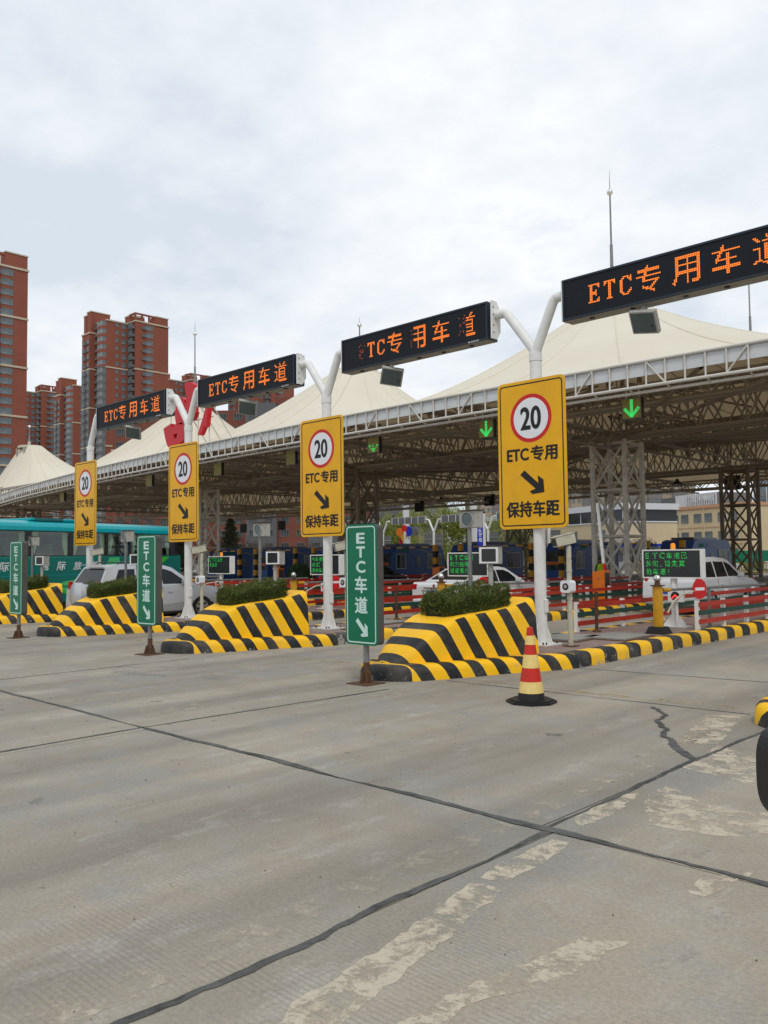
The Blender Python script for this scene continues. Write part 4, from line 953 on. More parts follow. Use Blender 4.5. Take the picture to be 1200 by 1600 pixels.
def tent(xa, xb, xp, row, label=None):
    b = MB(); n = 30; vs = []
    for i in range(-n, n + 1):
        u = i / n; u = abs(u) ** 1.15 * (1 if u > 0 else -1); x = xp + (u * (xp - xa) if u < 0 else u * (xb - xp))
        ya, yb, yp = (fY(x) + .02, 45.3, 36.6) if row == 0 else (45.3, 67, 54.2)
        for j in range(-n, n + 1):
            v = j / n; v = abs(v) ** 1.15 * (1 if v > 0 else -1); y = yp + (v * (yp - ya) if v < 0 else v * (yb - yp))
            s = (abs(u) ** 3.2 + abs(v) ** 3.2) ** (1 / 3.2); s = min(1, s); zb = zbase(y, fY(x)) if row == 0 else 7.44 + 1.75 * min(1, max(0, (67 - y) / 12))
            rr = math.hypot(x - xp, y - yp); th = math.atan2(y - yp, x - xp)
            s2 = max(0, (s - .10) / .90); z = zb + (13.55 - zb) * (1 - s2) ** 1.9
            z += .05 * abs(sin(th * 8)) * s2 * (1 - s2) * 2       # seams between the cut panels
            vs.append((x, y, z))
    m = 2 * n + 1; b.add(vs, [(i * m + j, i * m + j + 1, (i + 1) * m + j + 1, (i + 1) * m + j) for i in range(m - 1) for j in range(m - 1)], True)
    o = b.build('tent_membrane', 'membrane', canopy)
    for a in range(20):
        th = 2 * pi * (a + .5) / 20; sp_ = []
        for i in range(15):
            s_ = .10 + .86 * i / 14; dx, dy = cos(th), sin(th); k_ = (abs(dx) ** 3.2 + abs(dy) ** 3.2) ** (-1 / 3.2); u, v = dx * k_ * s_, dy * k_ * s_
            x = xp + (u * (xp - xa) if u < 0 else u * (xb - xp)); ya, yb, yp = (fY(x) + .02, 45.3, 36.6) if row == 0 else (45.3, 67, 54.2); y = yp + (v * (yp - ya) if v < 0 else v * (yb - yp))
            zb = zbase(y, fY(x)) if row == 0 else 7.44 + 1.75 * min(1, max(0, (67 - y) / 12)); s2 = max(0, (s_ - .10) / .90); t8 = math.atan2(y - yp, x - xp)
            sp_.append((x, y, zb + (13.55 - zb) * (1 - s2) ** 1.9 + .05 * abs(sin(t8 * 8)) * s2 * (1 - s2) * 2))
        if row == 0: b = MB(); b.path(sp_, .035, 5); b.build('seam', 'membrane', canopy)
    b = MB(); b.lathe([(.0, 13.62), (1.0, 13.60), (1.12, 13.52), (1.12, 13.36), (1.0, 13.34)], (xp, 36.6 if row == 0 else 54.2, 0), 24); b.build('cap_ring', 'cream_paint', canopy)
    return o
for k, (xa, xb, xp) in enumerate(BAYS):
    tent(xa, xb, xp, 0); tent(xa, xb, xp, 1)
    for row, y in ((0, 36.6), (1, 54.2)):
        if k == 0: continue
        t = thing('lightning_rod', ['', 'lightning rod with a ball, tallest, above the largest LED sign', 'lightning rod seen just over the LED sign with missing characters', 'lightning rod with a ball beside the red roof letter', 'lightning rod on the leftmost tent peak'][k] if row == 0 else
                  ['', 'lightning rod with a ball at the right, behind the nearest tent', 'hidden lightning rod on the second rear tent', 'hidden lightning rod on the third rear tent', 'hidden lightning rod on the last rear tent'][k], 'lightning rod', (xp, y, 13.6), 0, 'lightning rods on the tent peaks')
        s = .35 if k == 4 else 1 if k != 2 else .48
        b = MB(); b.tube((0, 0, 0), (0, 0, 1.4 * s), .17, .15, n=12); b.build('base_mast', 'cream_paint', t)
        b = MB(); b.tube((0, 0, 1.4 * s), (0, 0, 3.2 * s), .09, .075, n=10); b.tube((0, 0, 3.2 * s), (0, 0, 5.75 * s), .05, .04, n=8); b.build('rod', 'steel', t)
        b = MB(); b.lathe([(.0001 + .15 * sin(pi * q / 8), 5.8 * s - .15 * cos(pi * q / 8)) for q in range(9)], n=14); b.build('ball', 'chrome', t)
        b = MB(); b.tube((0, 0, 5.9 * s), (0, 0, 6.9 * s), .022, .006, n=6); b.build('spike', 'steel', t)
nb = [0]; bst = MB()
def girder(p, q, z0, z1, w, panel, nm='girder', r=.065, rb=.034, mat='truss', double=True):
    """box lattice: two upper chords, one or two lower chords and V bracing"""
    p = Vector((*p, 0)); q = Vector((*q, 0)); d = (q - p); Ln = d.length; t = d.normalized(); s = Vector((-t.y, t.x, 0)) * (w / 2)
    ch = [(s, z1), (-s, z1), (s, z0), (-s, z0)] if double else [(s, z1), (-s, z1), (Vector((0, 0, 0)), z0)]
    for o_, z in ch: member(p + o_ + Vector((0, 0, z)), q + o_ + Vector((0, 0, z)), r, mat, 'chord', canopy)
    n = max(2, int(round(Ln / panel)))
    def br(a, c):
        nb[0] += 1
        if nb[0] <= 280: member(a, c, rb, mat, 'brace', canopy)
        else: bst.tube(a, c, rb, n=5, caps=False)
    for i in range(n):
        a = p + t * Ln * i / n; m = p + t * Ln * (i + .5) / n; c = p + t * Ln * (i + 1) / n
        for sg in (1, -1):
            lo = sg * s if double else Vector((0, 0, 0))
            br(a + sg * s + Vector((0, 0, z1)), m + lo + Vector((0, 0, z0))); br(m + lo + Vector((0, 0, z0)), c + sg * s + Vector((0, 0, z1)))
            if i % 2 == 0: br(m + lo + Vector((0, 0, z0)), m + sg * s + Vector((0, 0, z1)))
        br(a + s + Vector((0, 0, z1)), c - s + Vector((0, 0, z1)))
girder((4, 35.4), (-100, 35.4), 7.15, 9.05, 1.1, 2.0, r=.085, rb=.045)
girder((4, 37.9), (-100, 37.9), 7.15, 9.05, .9, 2.0, r=.085, rb=.042)
girder((4, 53.0), (-100, 53.0), 7.15, 9.05, 1.0, 2.1, rb=.042)
girder((4, 55.4), (-100, 55.4), 7.15, 9.05, 1.0, 2.1, rb=.042)
girder((4, 45.3), (-100, 45.3), 7.9, 9.0, .8, 1.6)
girder((4, 66.2), (-100, 66.2), 6.9, 7.6, .7, 1.5, r=.1)
girder((4, 28.6), (-100, 29.2), 7.25, 7.95, .6, 1.5)
for xa, xb, xp in BAYS[:4] + [(-101, -70.5, -86)]:
    for x in (xp - .85, xp + .85):
        girder((x, fY(x) + .6), (x, 35), 6.62, 7.28, .5, 1.6, double=False); girder((x, 38), (x, 53), 7.2, 8.7, .6, 1.8, double=False); girder((x, 56), (x, 66), 7.1, 7.9, .5, 1.8, double=False)
    girder((xa, fY(xa) + .6), (xa, 66), 6.6, 7.25, .5, 1.9, double=False)
    for sx in (-1, 1):       # raking struts from the column heads to the tent corners and up to the peak
        for yy, sy in ((35.4, -1), (37.9, 1)):
            xe = xa if sx < 0 else xb
            for f_ in (0, .5):
                p = Vector((xp + sx * .85, yy, 7.15)); q = Vector((xp + sx * abs(xe - xp) * (.92 - f_ * .6), (fY(xe) + 1.2) if sy < 0 else 45, 7.3)); bst.tube(p, q, .08, n=6, caps=False)
            for yc in (36.6, 54.2): bst.tube((xp + sx * .8, yc + sy * .8, 9.0), (xp + sx * .9, yc + sy * .9, 13.35), .10, n=6, caps=False)
    for yc in (36.6, 54.2):
        for a in range(8):
            q = R(22.5 + 45 * a); L1 = 6.0; bst.tube((xp + cos(q) * 1.0, yc + sin(q) * 1.0, 9.8), (xp + cos(q) * L1, yc + sin(q) * L1, 8.4), .05, n=5, caps=False)
# jagged rear edge and hanging cables
b = MB(); b.box(-100, 4, 66.9, 67.0, 7.35, 7.75); b.build('rear_gutter', 'truss', canopy)
tag(bst.build('lattice_bracing', 'truss', canopy), kind='stuff')

def lattice_column(x, y, label, mat='column', h=7.15):
    t = thing('lattice_column', label, 'column', (x, y, 0), 0, 'lattice columns carrying the canopy')
    a = .84; L4 = [(-a, -a), (a, -a), (a, a), (-a, a)]
    for p in L4: b = MB(); b.tube((*p, .2), (*p, h), .125, n=14); b.build('leg', mat, t)
    nz = 3; dz = (h - .6) / nz
    for i in range(nz + 1):
        z = .45 + dz * i
        for k in range(4):
            p, q = L4[k], L4[(k + 1) % 4]; member((*p, z), (*q, z), .065, mat, 'ring_bar', t)
            if i < nz: member((*p, z), (*q, z + dz), .06, mat, 'diagonal', t); member((*q, z), (*p, z + dz), .06, mat, 'diagonal', t)
    b = MB(); b.box(-1.1, 1.1, -1.1, 1.1, 0, .22); b.build('plinth', 'concrete_base', t)
    return t
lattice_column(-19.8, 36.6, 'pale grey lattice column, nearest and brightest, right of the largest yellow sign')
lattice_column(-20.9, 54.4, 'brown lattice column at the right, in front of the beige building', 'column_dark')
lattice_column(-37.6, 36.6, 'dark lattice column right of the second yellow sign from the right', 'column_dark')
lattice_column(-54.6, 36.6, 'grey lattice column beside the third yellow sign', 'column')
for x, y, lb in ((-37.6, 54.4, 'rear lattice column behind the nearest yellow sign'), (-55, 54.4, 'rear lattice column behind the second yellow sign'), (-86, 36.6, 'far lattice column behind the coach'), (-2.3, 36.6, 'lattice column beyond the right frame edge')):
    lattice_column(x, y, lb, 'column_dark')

# lane signals under the fascia
def lane_signal(x, label, lit):
    y = fY(x) + 1.1
    t = thing('lane_signal', label, 'lane signal', (x, y, 6.28), 0, 'square lane signals hung under the canopy edge')
    b = MB(); b.box(-.33, .33, -.06, .10, -.33, .33); b.build('housing', 'screen', t, .008)
    b = MB(); b.box(-.305, .305, -.068, -.062, -.305, .305); p = b.build('panel', 'signal_olive', t)
    for s in (-.2, .22): b = MB(); b.tube((s, 0, .33), (s, 0, .80), .016, n=6); b.build('hanger', 'fascia', t)
    if lit:
        rnd = random.Random(int(-x * 10)); b = MB()
        def dots(a, c, w):
            a = Vector(a); c = Vector(c); n = int((c - a).length / .035)
            for i in range(n + 1):
                for j in range(-w, w + 1):
                    q = a + (c - a) * i / n; d = (c - a).normalized(); q = q + Vector((-d.y, d.x)) * j * .033
                    if rnd.random() < lit: b.add([(q.x - .014, -.071, q.y - .014), (q.x + .014, -.071, q.y - .014), (q.x + .014, -.071, q.y + .014), (q.x - .014, -.071, q.y + .014)], [(0, 1, 2, 3)])
        if lit > .9: dots((0, .26), (0, -.22), 1)
        else: dots((0, .02), (0, -.22), 1)
        dots((-.23, 0), (0, -.25), 1); dots((.23, 0), (0, -.25), 1); tag(b.build('green_arrow', 'arrow_green', p), kind='stuff')
    return t
MT['signal_olive'] = basic('unlit_yellowish_signal_panel', (.23, .19, .035), .5, 0, .08, 4)
sig = [(-12.35, .97, 'lane signal with bright green down arrow, in front of the nearest column'), (-17.9, .96, 'lane signal with green down arrow just left of the nearest yellow sign'),
       (-23.6, .6, 'lane signal with a faint half-lit green arrow'), (-29.0, 0, 'plain yellowish lane signal left of the second yellow sign'), (-35.1, 0, 'plain yellowish lane signal between the second and third yellow signs'),
       (-42.7, 0, 'plain yellowish lane signal left of the third yellow sign'), (-57.5, 0, 'plain yellowish lane signal above the coach roof')]
for x, l_, lb in sig: lane_signal(x, lb, l_)
for i, x in enumerate((-55.0, -46.4, -24.3, -63.5, -76.4, -83.8)):
    t = thing('rear_signal', ['black box signal hanging at the rear of the canopy above the pale gap', 'black box signal at the rear of the canopy left of the nearest yellow sign', 'black box signal hanging right of the nearest lattice column',
      'black box signal left of the pale gap', 'black box signal right of the evergreen tree', 'black box signal over the evergreen tree'][i], 'lane signal', (x, 62, [6.75, 6.9, 6.95, 6.2, 5.6, 5.5][i]), 0, 'black signal boxes at the rear of the canopy')
    b = MB(); b.box(-.55, .55, -.1, .1, -.55, .5); b.build('housing', 'black_plastic', t)
    b = MB(); b.tube((-.3, 0, .5), (-.3, 0, 2.0), .03, n=6); b.tube((.3, 0, .5), (.3, 0, 2.0), .03, n=6); b.build('hanger', 'truss', t)
for i, (x, y) in enumerate(((-32.7, 50), (-50.5, 60), (-27.6, 60), (-60, 40), (-70, 45), (-44, 40), (-35, 41))):
    t = thing('bell_lamp', ['bell lamp hanging left of the nearest lattice column', 'bell lamp hanging beside the pale gap', 'bell lamp hanging between the two lattice columns', 'bell lamp under the canopy near the third column',
      'bell lamp under the canopy over the coach', 'bell lamp under the canopy behind the second yellow sign', 'bell lamp high under the canopy left of the nearest yellow sign'][i], 'lamp', (x, y, 6.9 if i < 3 else 7.3), 0, 'bell lamps under the canopy')
    b = MB(); b.lathe([(.42, -.02), (.40, .04), (.16, .26), (.10, .42), (0, .44)], n=16); b.build('shade', 'black_plastic', t)
    b = MB(); b.tube((0, 0, .4), (0, 0, 1.5), .02, n=6); b.build('cord', 'black_plastic', t)
    b = MB(); b.lathe([(0, -.01), (.36, -.01)], n=16); b.build('diffuser', 'lamp_glass', t)

# red roof letter standing on the fascia
def letter():
    t = thing('roof_letter', 'big red calligraphic letter standing on the canopy edge behind a white mast', 'letter', (0, 0, 0))
    def W_(zx, zy):     # fitted by eye on the fascia plane: x in metres along the canopy, z up
        return (-40.28 + zx / 900 * 4.75, 10.95 - zy * .00262 + zx * .0006)
    P1 = [(480, 110), (520, 90), (600, 130), (650, 210), (660, 270), (640, 400), (780, 420), (770, 520), (660, 510), (650, 720), (680, 770), (620, 900), (560, 820), (480, 560), (520, 450), (500, 250)]
    P2 = [(290, 300), (360, 295), (430, 340), (480, 420), (490, 520), (430, 560), (420, 700), (450, 900), (330, 850), (300, 600)]
    P3 = [(95, 830), (240, 790), (250, 880), (330, 850), (450, 860), (540, 1170), (330, 1310), (250, 1330), (170, 1220), (130, 1050)]
    H3 = [(280, 1040), (300, 1135), (365, 1120), (350, 1040)]
    P4 = [(910, 580), (890, 800), (860, 1130), (820, 1130), (760, 1260), (710, 1240), (800, 950), (850, 760)]
    for P, H in ((P1, None), (P2, None), (P3, H3), (P4, None)):
        b = MB(); b.prism([W_(*p) for p in P], 24.15, 24.4, 'Y', [[W_(*p) for p in H]] if H else ()); b.build('stroke', 'red_letter', t, .02)
    for x in (-39.5, -38.2, -36.9, -35.9):
        b = MB(); b.tube((x, 24.45, 7.4), (x, 24.45, 9.9), .035, n=6); b.tube((x, 24.45, 9.9), (x + .1, 26.2, 7.5), .03, n=6); b.build('support', 'fascia', t)
    b = MB(); b.tube((-40, 24.45, 9.0), (-35.5, 24.45, 9.0), .03, n=6); b.build('support', 'fascia', t)
letter()

# ------------------------------------------------------------------ toll booths
def booth(loc, label, num=None, Ln=5.2):
    t = thing('toll_booth', label, 'toll booth', loc, 0, 'dark blue toll booths')
    h = Ln / 2; w = .88
    prof = [(-h, .22), (h, .22), (h, 1.45), (h - .08, 2.1), (h - .3, 2.46), (h - .7, 2.52), (-h + .9, 2.52), (-h + .5, 2.44), (-h + .22, 2.05), (-h, 1.45)]
    b = MB(); b.prism(prof, -w, w, 'X'); body = b.build('body', 'booth_blue', t, .05)
    b = MB(); b.box(-w * .7, w * .7, -h + 1.0, h - 1.2, 2.53, 2.64); b.build('roof_box', 'screen', t)
    x = w + .006
    for y0, y1 in ((-h + .45, -h + 1.35), (h - 1.75, h - .35)):
        b = MB(); b.prism([(y0, 1.05), (y1, 1.05), (y1 - .05, 1.95), (y0 + .05, 1.95)], x - .02, x, 'X'); wd = b.build('window', 'booth_glass', t)
        b = MB(); b.prism([(y0 - .04, 1.01), (y1 + .04, 1.01), (y1 - .01, 1.99), (y0 + .01, 1.99)], x, x + .02, 'X', [[(y0 + .02, 1.07), (y0 + .07, 1.93), (y1 - .07, 1.93), (y1 - .02, 1.07)]]); b.build('window_frame', 'frame_light', wd)
        b = MB(); b.box(x, x + .015, (y0 + y1) / 2 - .02, (y0 + y1) / 2 + .02, 1.06, 1.93); b.build('mullion', 'frame_light', wd)
    b = MB(); b.box(x - .02, x, -.35, .35, .3, 1.95); d = b.build('door', 'booth_blue', t); b = MB(); b.box(x, x + .012, -.18, .18, 1.15, 1.8); b.build('door_window', 'booth_glass', d)
    b = MB(); b.box(-w + .12, w - .12, -h - .012, -h - .002, .95, 1.42); b.build('front_window', 'booth_glass', t)
    m_ = MB(); m_.add([(-w + .12, -h - .002, 1.45), (w - .12, -h - .002, 1.45), (w - .15, -h + .205, 2.03), (-w + .15, -h + .205, 2.03)], [(0, 1, 2, 3)]); m_.build('front_window', 'booth_glass', t)
    b = MB(); b.box(-w + .2, w - .2, -h - .03, -h - .013, 1.25, 1.42); b.build('notice_strip', 'orange', t)
    sw = [(-.2 + i * .2, 2.2 + .10 * sin(i * .8)) for i in range(9)]
    b = MB(); b.prism(sw + [(p[0], p[1] - .03 - .12 * sin(min(1, k / 8) * pi)) for k, p in reversed(list(enumerate(sw)))], x, x + .004, 'X'); b.build('swoosh', 'booth_logo', t)
    q = MB(); n = 24; q.prism([(-.6 + .17 * cos(2 * pi * k / n), 2.2 + .17 * sin(2 * pi * k / n)) for k in range(n)], x, x + .003, 'X', [[(-.6 + .135 * cos(-2 * pi * k / n), 2.2 + .135 * sin(-2 * pi * k / n)) for k in range(n)]]); q.build('number_ring', 'booth_logo', t)
    if num: text('booth_number', num, 'booth_logo', t, -.6, 2.2, .12, .19, x + .004, .02, '+X')
    b = MB(); b.box(x, x + .004, -1.6, -1.0, 2.12, 2.3); b.build('green_plate', 'banner_green', t)
    return t
BY = [44.6, 42.6, 41.4, 40.9, 40.6, 40.3, 40.1]
BLAB = ['toll booth behind the largest message board', 'toll booth right of the nearest yellow sign post', 'toll booth behind the nearest hedge', 'toll booth numbered 2 right of the green sign',
        'toll booth numbered 7 by the second mast', 'toll booth behind the middle square display', 'toll booth numbered 5 below the evergreen trees']
BC = [-8.3 - 5.6 * (k + 2) for k in range(7)]
BX = [BC[0] - .1, BC[1] - .3, BC[2] - .6, BC[3] - 1.0, -43.1, -49.0, -55.0]
for k in range(7): booth((BX[k], BY[k], 0), BLAB[k], ['4', None, '3', '2', '7', None, '5'][k])
def striped_post(loc, label, h=2.25):
    t = thing('striped_post', label, 'post', loc, 0, 'yellow and black striped posts before the booths')
    n = 6
    for i in range(n):
        b = MB(); b.tube((0, 0, .22 + h * i / n), (0, 0, .22 + h * (i + 1) / n), .16, n=14); b.build('band', 'bollard' if i % 2 else 'sign_black', t)
    return t
t0 = None
for k in range(6):
    for s in (-1, 1):
        lb = '%s post before the %s' % ('left' if s < 0 else 'right', BLAB[k])
        p = (BX[k] + s * .95, BY[k] - 3.7, 0)
        t0 = striped_post(p, lb) if t0 is None else (dup(t0, p, lb))
    x0 = BX[k] - 1.8; t = thing('height_bar', 'black and yellow bar near the ' + BLAB[k], 'height bar', (BX[k] - .95, BY[k] - 3.7, 0), 0, 'height bars between striped posts')
    xb = (BX[k + 1] + .95) - (BX[k] - .95)
    for i in range(8): b = MB(); b.box(xb * i / 8, xb * (i + 1) / 8 , -.04, .04, 2.3, 2.38); b.build('band', 'bollard' if i % 2 else 'sign_black', t)
# gate cabinets with arms
def gate(loc, label, up=True):
    t = thing('barrier_gate', label, 'barrier gate', loc, 0, 'orange barrier gate cabinets')
    b = MB(); b.prism([(-.22, .22), (.22, .22), (.22, 1.28), (-.22, 1.22)], -.18, .18); b.build('cabinet', 'orange', t, .015)
    b = MB(); b.lathe([(0, -.19), (.035, -.19), (.035, -.18)], (0, 0, 1.02), 10, 'Y'); b.build('lock', 'steel', t)
    b = MB(); b.box(.221, .225, -.15, .15, .3, 1.2); b.build('side_panel', 'screen', t)
    if up:
        b = MB(); v = Vector((-.09, 0, .995)); b.tube((.12, 0, 1.25), (.12, 0, 1.5), .05, n=8); b.build('hub', 'sign_red', t)
        b = MB(); b.box(.07, .15, -.03, .03, 1.5, 3.5, Matrix.Shear('XY', 4, (0, 0)) if 0 else None); o = b.build('boom', 'white_paint', t); o.rotation_euler = (0, R(-5), 0); o.location = (.12, 0, 0)
    return t
gate((-14.15, 24.9, 0), 'orange gate cabinet with its white arm raised, left of the nearest lattice column')
gate((-27.2, 32.0, 0), 'orange gate cabinet beside the nearest green lane sign', False)
gate((-40.0, 36.5, 0), 'orange gate cabinet right of the second yellow sign mast', False)
gate((-34.3, 27.6, 0), 'orange gate cabinet behind the round red disc in the middle', False)
gate((-45.6, 36.8, 0), 'orange gate cabinet left of the second yellow sign mast', False)
# vertical blue banners on posts
def banner(loc, label, s, z0, z1, w=.23):
    t = thing('blue_banner', label, 'sign', loc, 0, 'narrow blue signs')
    b = MB(); b.box(-w / 2, w / 2, -.03, .03, z0, z1); p = b.build('panel', 'blue_sign', t)
    b = MB(); b.box(w / 2, w / 2 + .03, -.04, .05, z0 - .05, z1 + .05); b.box(-w / 2 - .02, w / 2 + .03, -.04, .05, z1 + .001, z1 + .05); b.build('frame', 'white_paint', t)
    b = MB(); b.tube((.0, .04, .2), (0, .04, z0), .03, n=8); b.build('post', 'steel', t)
    n = len(s)
    for i, ch in enumerate(s): text('lettering', ch, 'sign_white', p, 0, z1 - .12 - (z1 - z0 - .2) * i / n, w * .55, w * (.55 if ch != '一' else .06), -.032, .02)
banner((-16.08, 21, 0), 'narrow blue sign with white characters right of the round signal lamp', '一国家队驾组', 2.08, 3.12)
banner((-26.5, 24.0, 0), 'narrow blue sign behind the nearest green lane sign', '一国家队驾组', 1.9, 3.25, .30)

# ------------------------------------------------------------------ vehicles
def shell(b, prof, wz, sgn=None):
    """solid with side outline prof (y,z) and half width wz(z)"""
    tri = geometry.tessellate_polygon([[Vector((p[0], p[1], 0)) for p in prof]]); n = len(prof)
    L_ = [(-wz(z), y, z) for y, z in prof]; R_ = [(wz(z), y, z) for y, z in prof]
    b.add(L_, [tuple(range(n))]); b.add(R_, [tuple(range(n))[::-1]]); b.add(L_ + R_, [(i, (i + 1) % n, n + (i + 1) % n, n + i) for i in range(n)])
def side_poly(t, name, mat, poly, wz, off=.006, th=.004, parent=None):
    for s in (-1, 1):
        b = MB(); n = len(poly); tri = geometry.tessellate_polygon([[Vector((p[0], p[1], 0)) for p in poly]])
        a = [(s * (wz(z) + off), y, z) for y, z in poly]; c = [(s * (wz(z) + off - th - .01), y, z) for y, z in poly]
        b.add(a, [tuple(q) for q in tri]); b.add(a + c, [(i, (i + 1) % n, n + (i + 1) % n, n + i) for i in range(n)]); b.build(name, mat, parent or t)
def wheel(t, x, y, r, s):
    o = link('wheel', None, t); o.location = (x, y, r)
    b = MB(); b.lathe([(.6 * r, -.1 * s), (.93 * r, -.105 * s), (r, -.07 * s), (r, .07 * s), (.93 * r, .105 * s), (.62 * r, .10 * s)], n=32, axis='X'); b.build('tyre', 'tyre', o)
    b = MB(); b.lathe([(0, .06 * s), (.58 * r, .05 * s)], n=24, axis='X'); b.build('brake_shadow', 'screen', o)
    b = MB()
    for k in range(5):
        m = Matrix.Rotation(2 * pi * k / 5, 4, 'X'); b.box(min(.065 * s, .09 * s), max(.065 * s, .09 * s), -.045, .045, .03, .60 * r, m)
    b.lathe([(0, .10 * s), (.07, .10 * s), (.08, .06 * s)], n=12, axis='X'); b.lathe([(.56 * r, .06 * s), (.58 * r, .10 * s), (.63 * r, .10 * s), (.64 * r, .06 * s)], n=28, axis='X'); b.build('rim', 'rim', o)
def car(loc, rz, label, cat, paint, kind, spare=True):
    t = thing('parked_car' if 0 else ('suv' if kind == 'suv' else 'sedan'), label, cat, loc, rz)
    if kind == 'suv':
        Ln = 4.35; W2 = .90; belt = 1.04; r = .36; ax = (.78, 3.38)
        low = [(.04, .34), (.0, .55), (.02, .98), (.10, 1.05), (1.4, 1.06), (3.12, 1.05), (3.75, .99), (4.15, .86), (4.30, .68), (4.35, .45), (4.28, .26), (3.9, .22), (.4, .22)]
        cab = [(.08, 1.0), (.42, 1.60), (.75, 1.66), (1.6, 1.68), (2.2, 1.63), (2.45, 1.56), (3.22, 1.02)]
        wins = [[(1.25, 1.09), (2.0, 1.09), (2.0, 1.53), (1.35, 1.55)], [(2.07, 1.09), (2.92, 1.09), (2.42, 1.45), (2.2, 1.52), (2.07, 1.53)], [(.52, 1.10), (1.17, 1.09), (1.24, 1.54), (.75, 1.53)]]
        wcab = lambda z: .87 - (z - 1.0) * .36
    else:
        Ln = 4.75; W2 = .90; belt = .93; r = .33; ax = (.98, 3.72)
        low = [(.04, .32), (.0, .5), (.0, .92), (.08, 1.0), (.75, 1.02), (3.2, .95), (4.1, .84), (4.55, .70), (4.74, .5), (4.68, .25), (4.3, .2), (.4, .2)]
        cab = [(.45, .98), (1.35, 1.38), (1.75, 1.45), (2.4, 1.45), (2.75, 1.40), (3.6, .93)]
        wins = [[(1.32, .99), (2.15, .98), (2.15, 1.34), (1.55, 1.34)], [(2.21, .98), (3.28, .96), (2.85, 1.26), (2.6, 1.34), (2.21, 1.35)]]
        wcab = lambda z: .85 - (z - .95) * .42
    wlow = lambda z: W2 - .05 * abs(z - .62) - (.07 if z < .3 else 0)
    b = MB(); shell(b, low, wlow); body = b.build('body', paint, t, .07, 3)
    b = MB(); shell(b, cab, wcab); b.build('cabin', paint, t, .06, 3)
    for w_ in wins: side_poly(t, 'side_window', 'glass_dark', w_, wcab)
    def slope(nm, mat, p, q, f0, f1, off, inset):
        d = Vector((0, q[0] - p[0], q[1] - p[1])); nrm = Vector((0, -d.z, d.y)) if q[0] > p[0] and d.z > 0 else Vector((0, -d.z, d.y)); nrm = nrm.normalized()
        if nrm.z < 0: nrm = -nrm
        pts = []
        for f_ in (f0, f1):
            c = Vector((0, p[0], p[1])) + d * f_; w_ = wcab(c.z) - inset
            pts.append((c + nrm * off, w_))
        b = MB(); (a, wa), (c, wc) = pts
        b.add([(-wa, a.y, a.z), (wa, a.y, a.z), (wc, c.y, c.z), (-wc, c.y, c.z)], [(0, 1, 2, 3)]); b.add([(-wa, a.y, a.z) - nrm * .02 if 0 else Vector((-wa, a.y, a.z)) - nrm * .02, Vector((wa, a.y, a.z)) - nrm * .02, Vector((wc, c.y, c.z)) - nrm * .02, Vector((-wc, c.y, c.z)) - nrm * .02], [(0, 1, 2, 3)])
        b.build(nm, mat, t)
    slope('rear_window', 'glass_dark', cab[0], cab[1], .22, .93, .008, .09); slope('windscreen', 'glass_dark', cab[-1], cab[-2], .06, .95, .008, .08)
    for y in ax:
        for s in (-1, 1):
            b = MB(); b.lathe([(r + .065, -.004), (r + .065, .006), (0, .006)], (s * (W2 - .035), y, r + .02), 32, 'X') if s > 0 else b.lathe([(r + .065, .004), (r + .065, -.006), (0, -.006)], (s * (W2 - .035), y, r + .02), 32, 'X'); b.build('wheel_arch', 'screen', t)
            wheel(t, s * (W2 - .10), y, r, s)
    for yd in ((2.035, 3.1, 1.25) if kind == 'suv' else (2.18, 3.35, 1.3)):
        side_poly(t, 'door_seam', 'screen', [(yd - .006, .35), (yd + .006, .35), (yd + .006, belt - .02), (yd - .006, belt - .02)], wlow, .003, .002)
    for yd in (2.2, 1.42): side_poly(t, 'door_handle', paint, [(yd, .86), (yd + .17, .86), (yd + .17, .895), (yd, .895)], wlow, .03, .02)
    side_poly(t, 'sill_trim', 'screen', [(.7 + r, .22), (ax[1] - r - .08, .22), (ax[1] - r - .08, .30), (.7 + r, .30)], wlow, .004, .002)
    for s in (-1, 1):
        o = MB(); o.box(s * .93 - .09 + .02 * s, s * .93 + .09 + .02 * s, ax[1] - .72, ax[1] - .58, belt + .02, belt + .16); o.build('wing_mirror', paint, t, .03)
        o = MB(); o.box(s * .80 - .09, s * .80 + .09, -.015, .12, .78, .95) if kind != 'suv' else o.box(s * .795 - .05, s * .795 + .05, .03, .14, .88, 1.20); o.build('tail_light', 'tail_red', t, .02)
        o = MB(); o.box(s * .70 - .16, s * .70 + .16, Ln - .34, Ln - .10, .62, .76); o.build('headlight', 'lamp_glass', t, .03)
    b = MB(); b.box(-.26, .26, -.022, -.008, .62, .76); b.build('number_plate', 'plate_blue', t)
    b = MB(); b.box(-.84, .84, -.05, .2, .30, .50); b.build('rear_bumper', paint if kind != 'suv' else 'grey_box', t, .04)
    if kind == 'suv' and not spare: pass
    elif kind == 'suv':
        b = MB(); b.lathe([(0, -.20), (.30, -.20), (.345, -.17), (.35, -.02), (.30, .0)], (0, 0, .84), 36, 'Y'); b.build('spare_wheel_cover', paint, t)
        for s in (-1, 1): b = MB(); b.path([(s * .60, .75, 1.68), (s * .60, .85, 1.73), (s * .60, 2.1, 1.73), (s * .60, 2.2, 1.66)], .018, 6); b.build('roof_rail', 'screen', t)
        b = MB(); b.box(-.5, .5, .28, .46, 1.655, 1.675); b.build('roof_spoiler', paint, t, .01)
    else:
        b = MB(); b.box(-.42, .42, -.02, -.006, .82, .85); b.build('chrome_strip', 'chrome', t)
        b = MB(); b.lathe([(0, -.02), (.05, -.02), (.05, 0)], (0, 0, .90), 16, 'Y'); b.build('emblem', 'chrome', t)
    return t
car((-22.35, 11.0, 0), R(1), 'silver off-roader with spare wheel cover on its tail, passing the toll island', 'car', 'silver', 'suv')
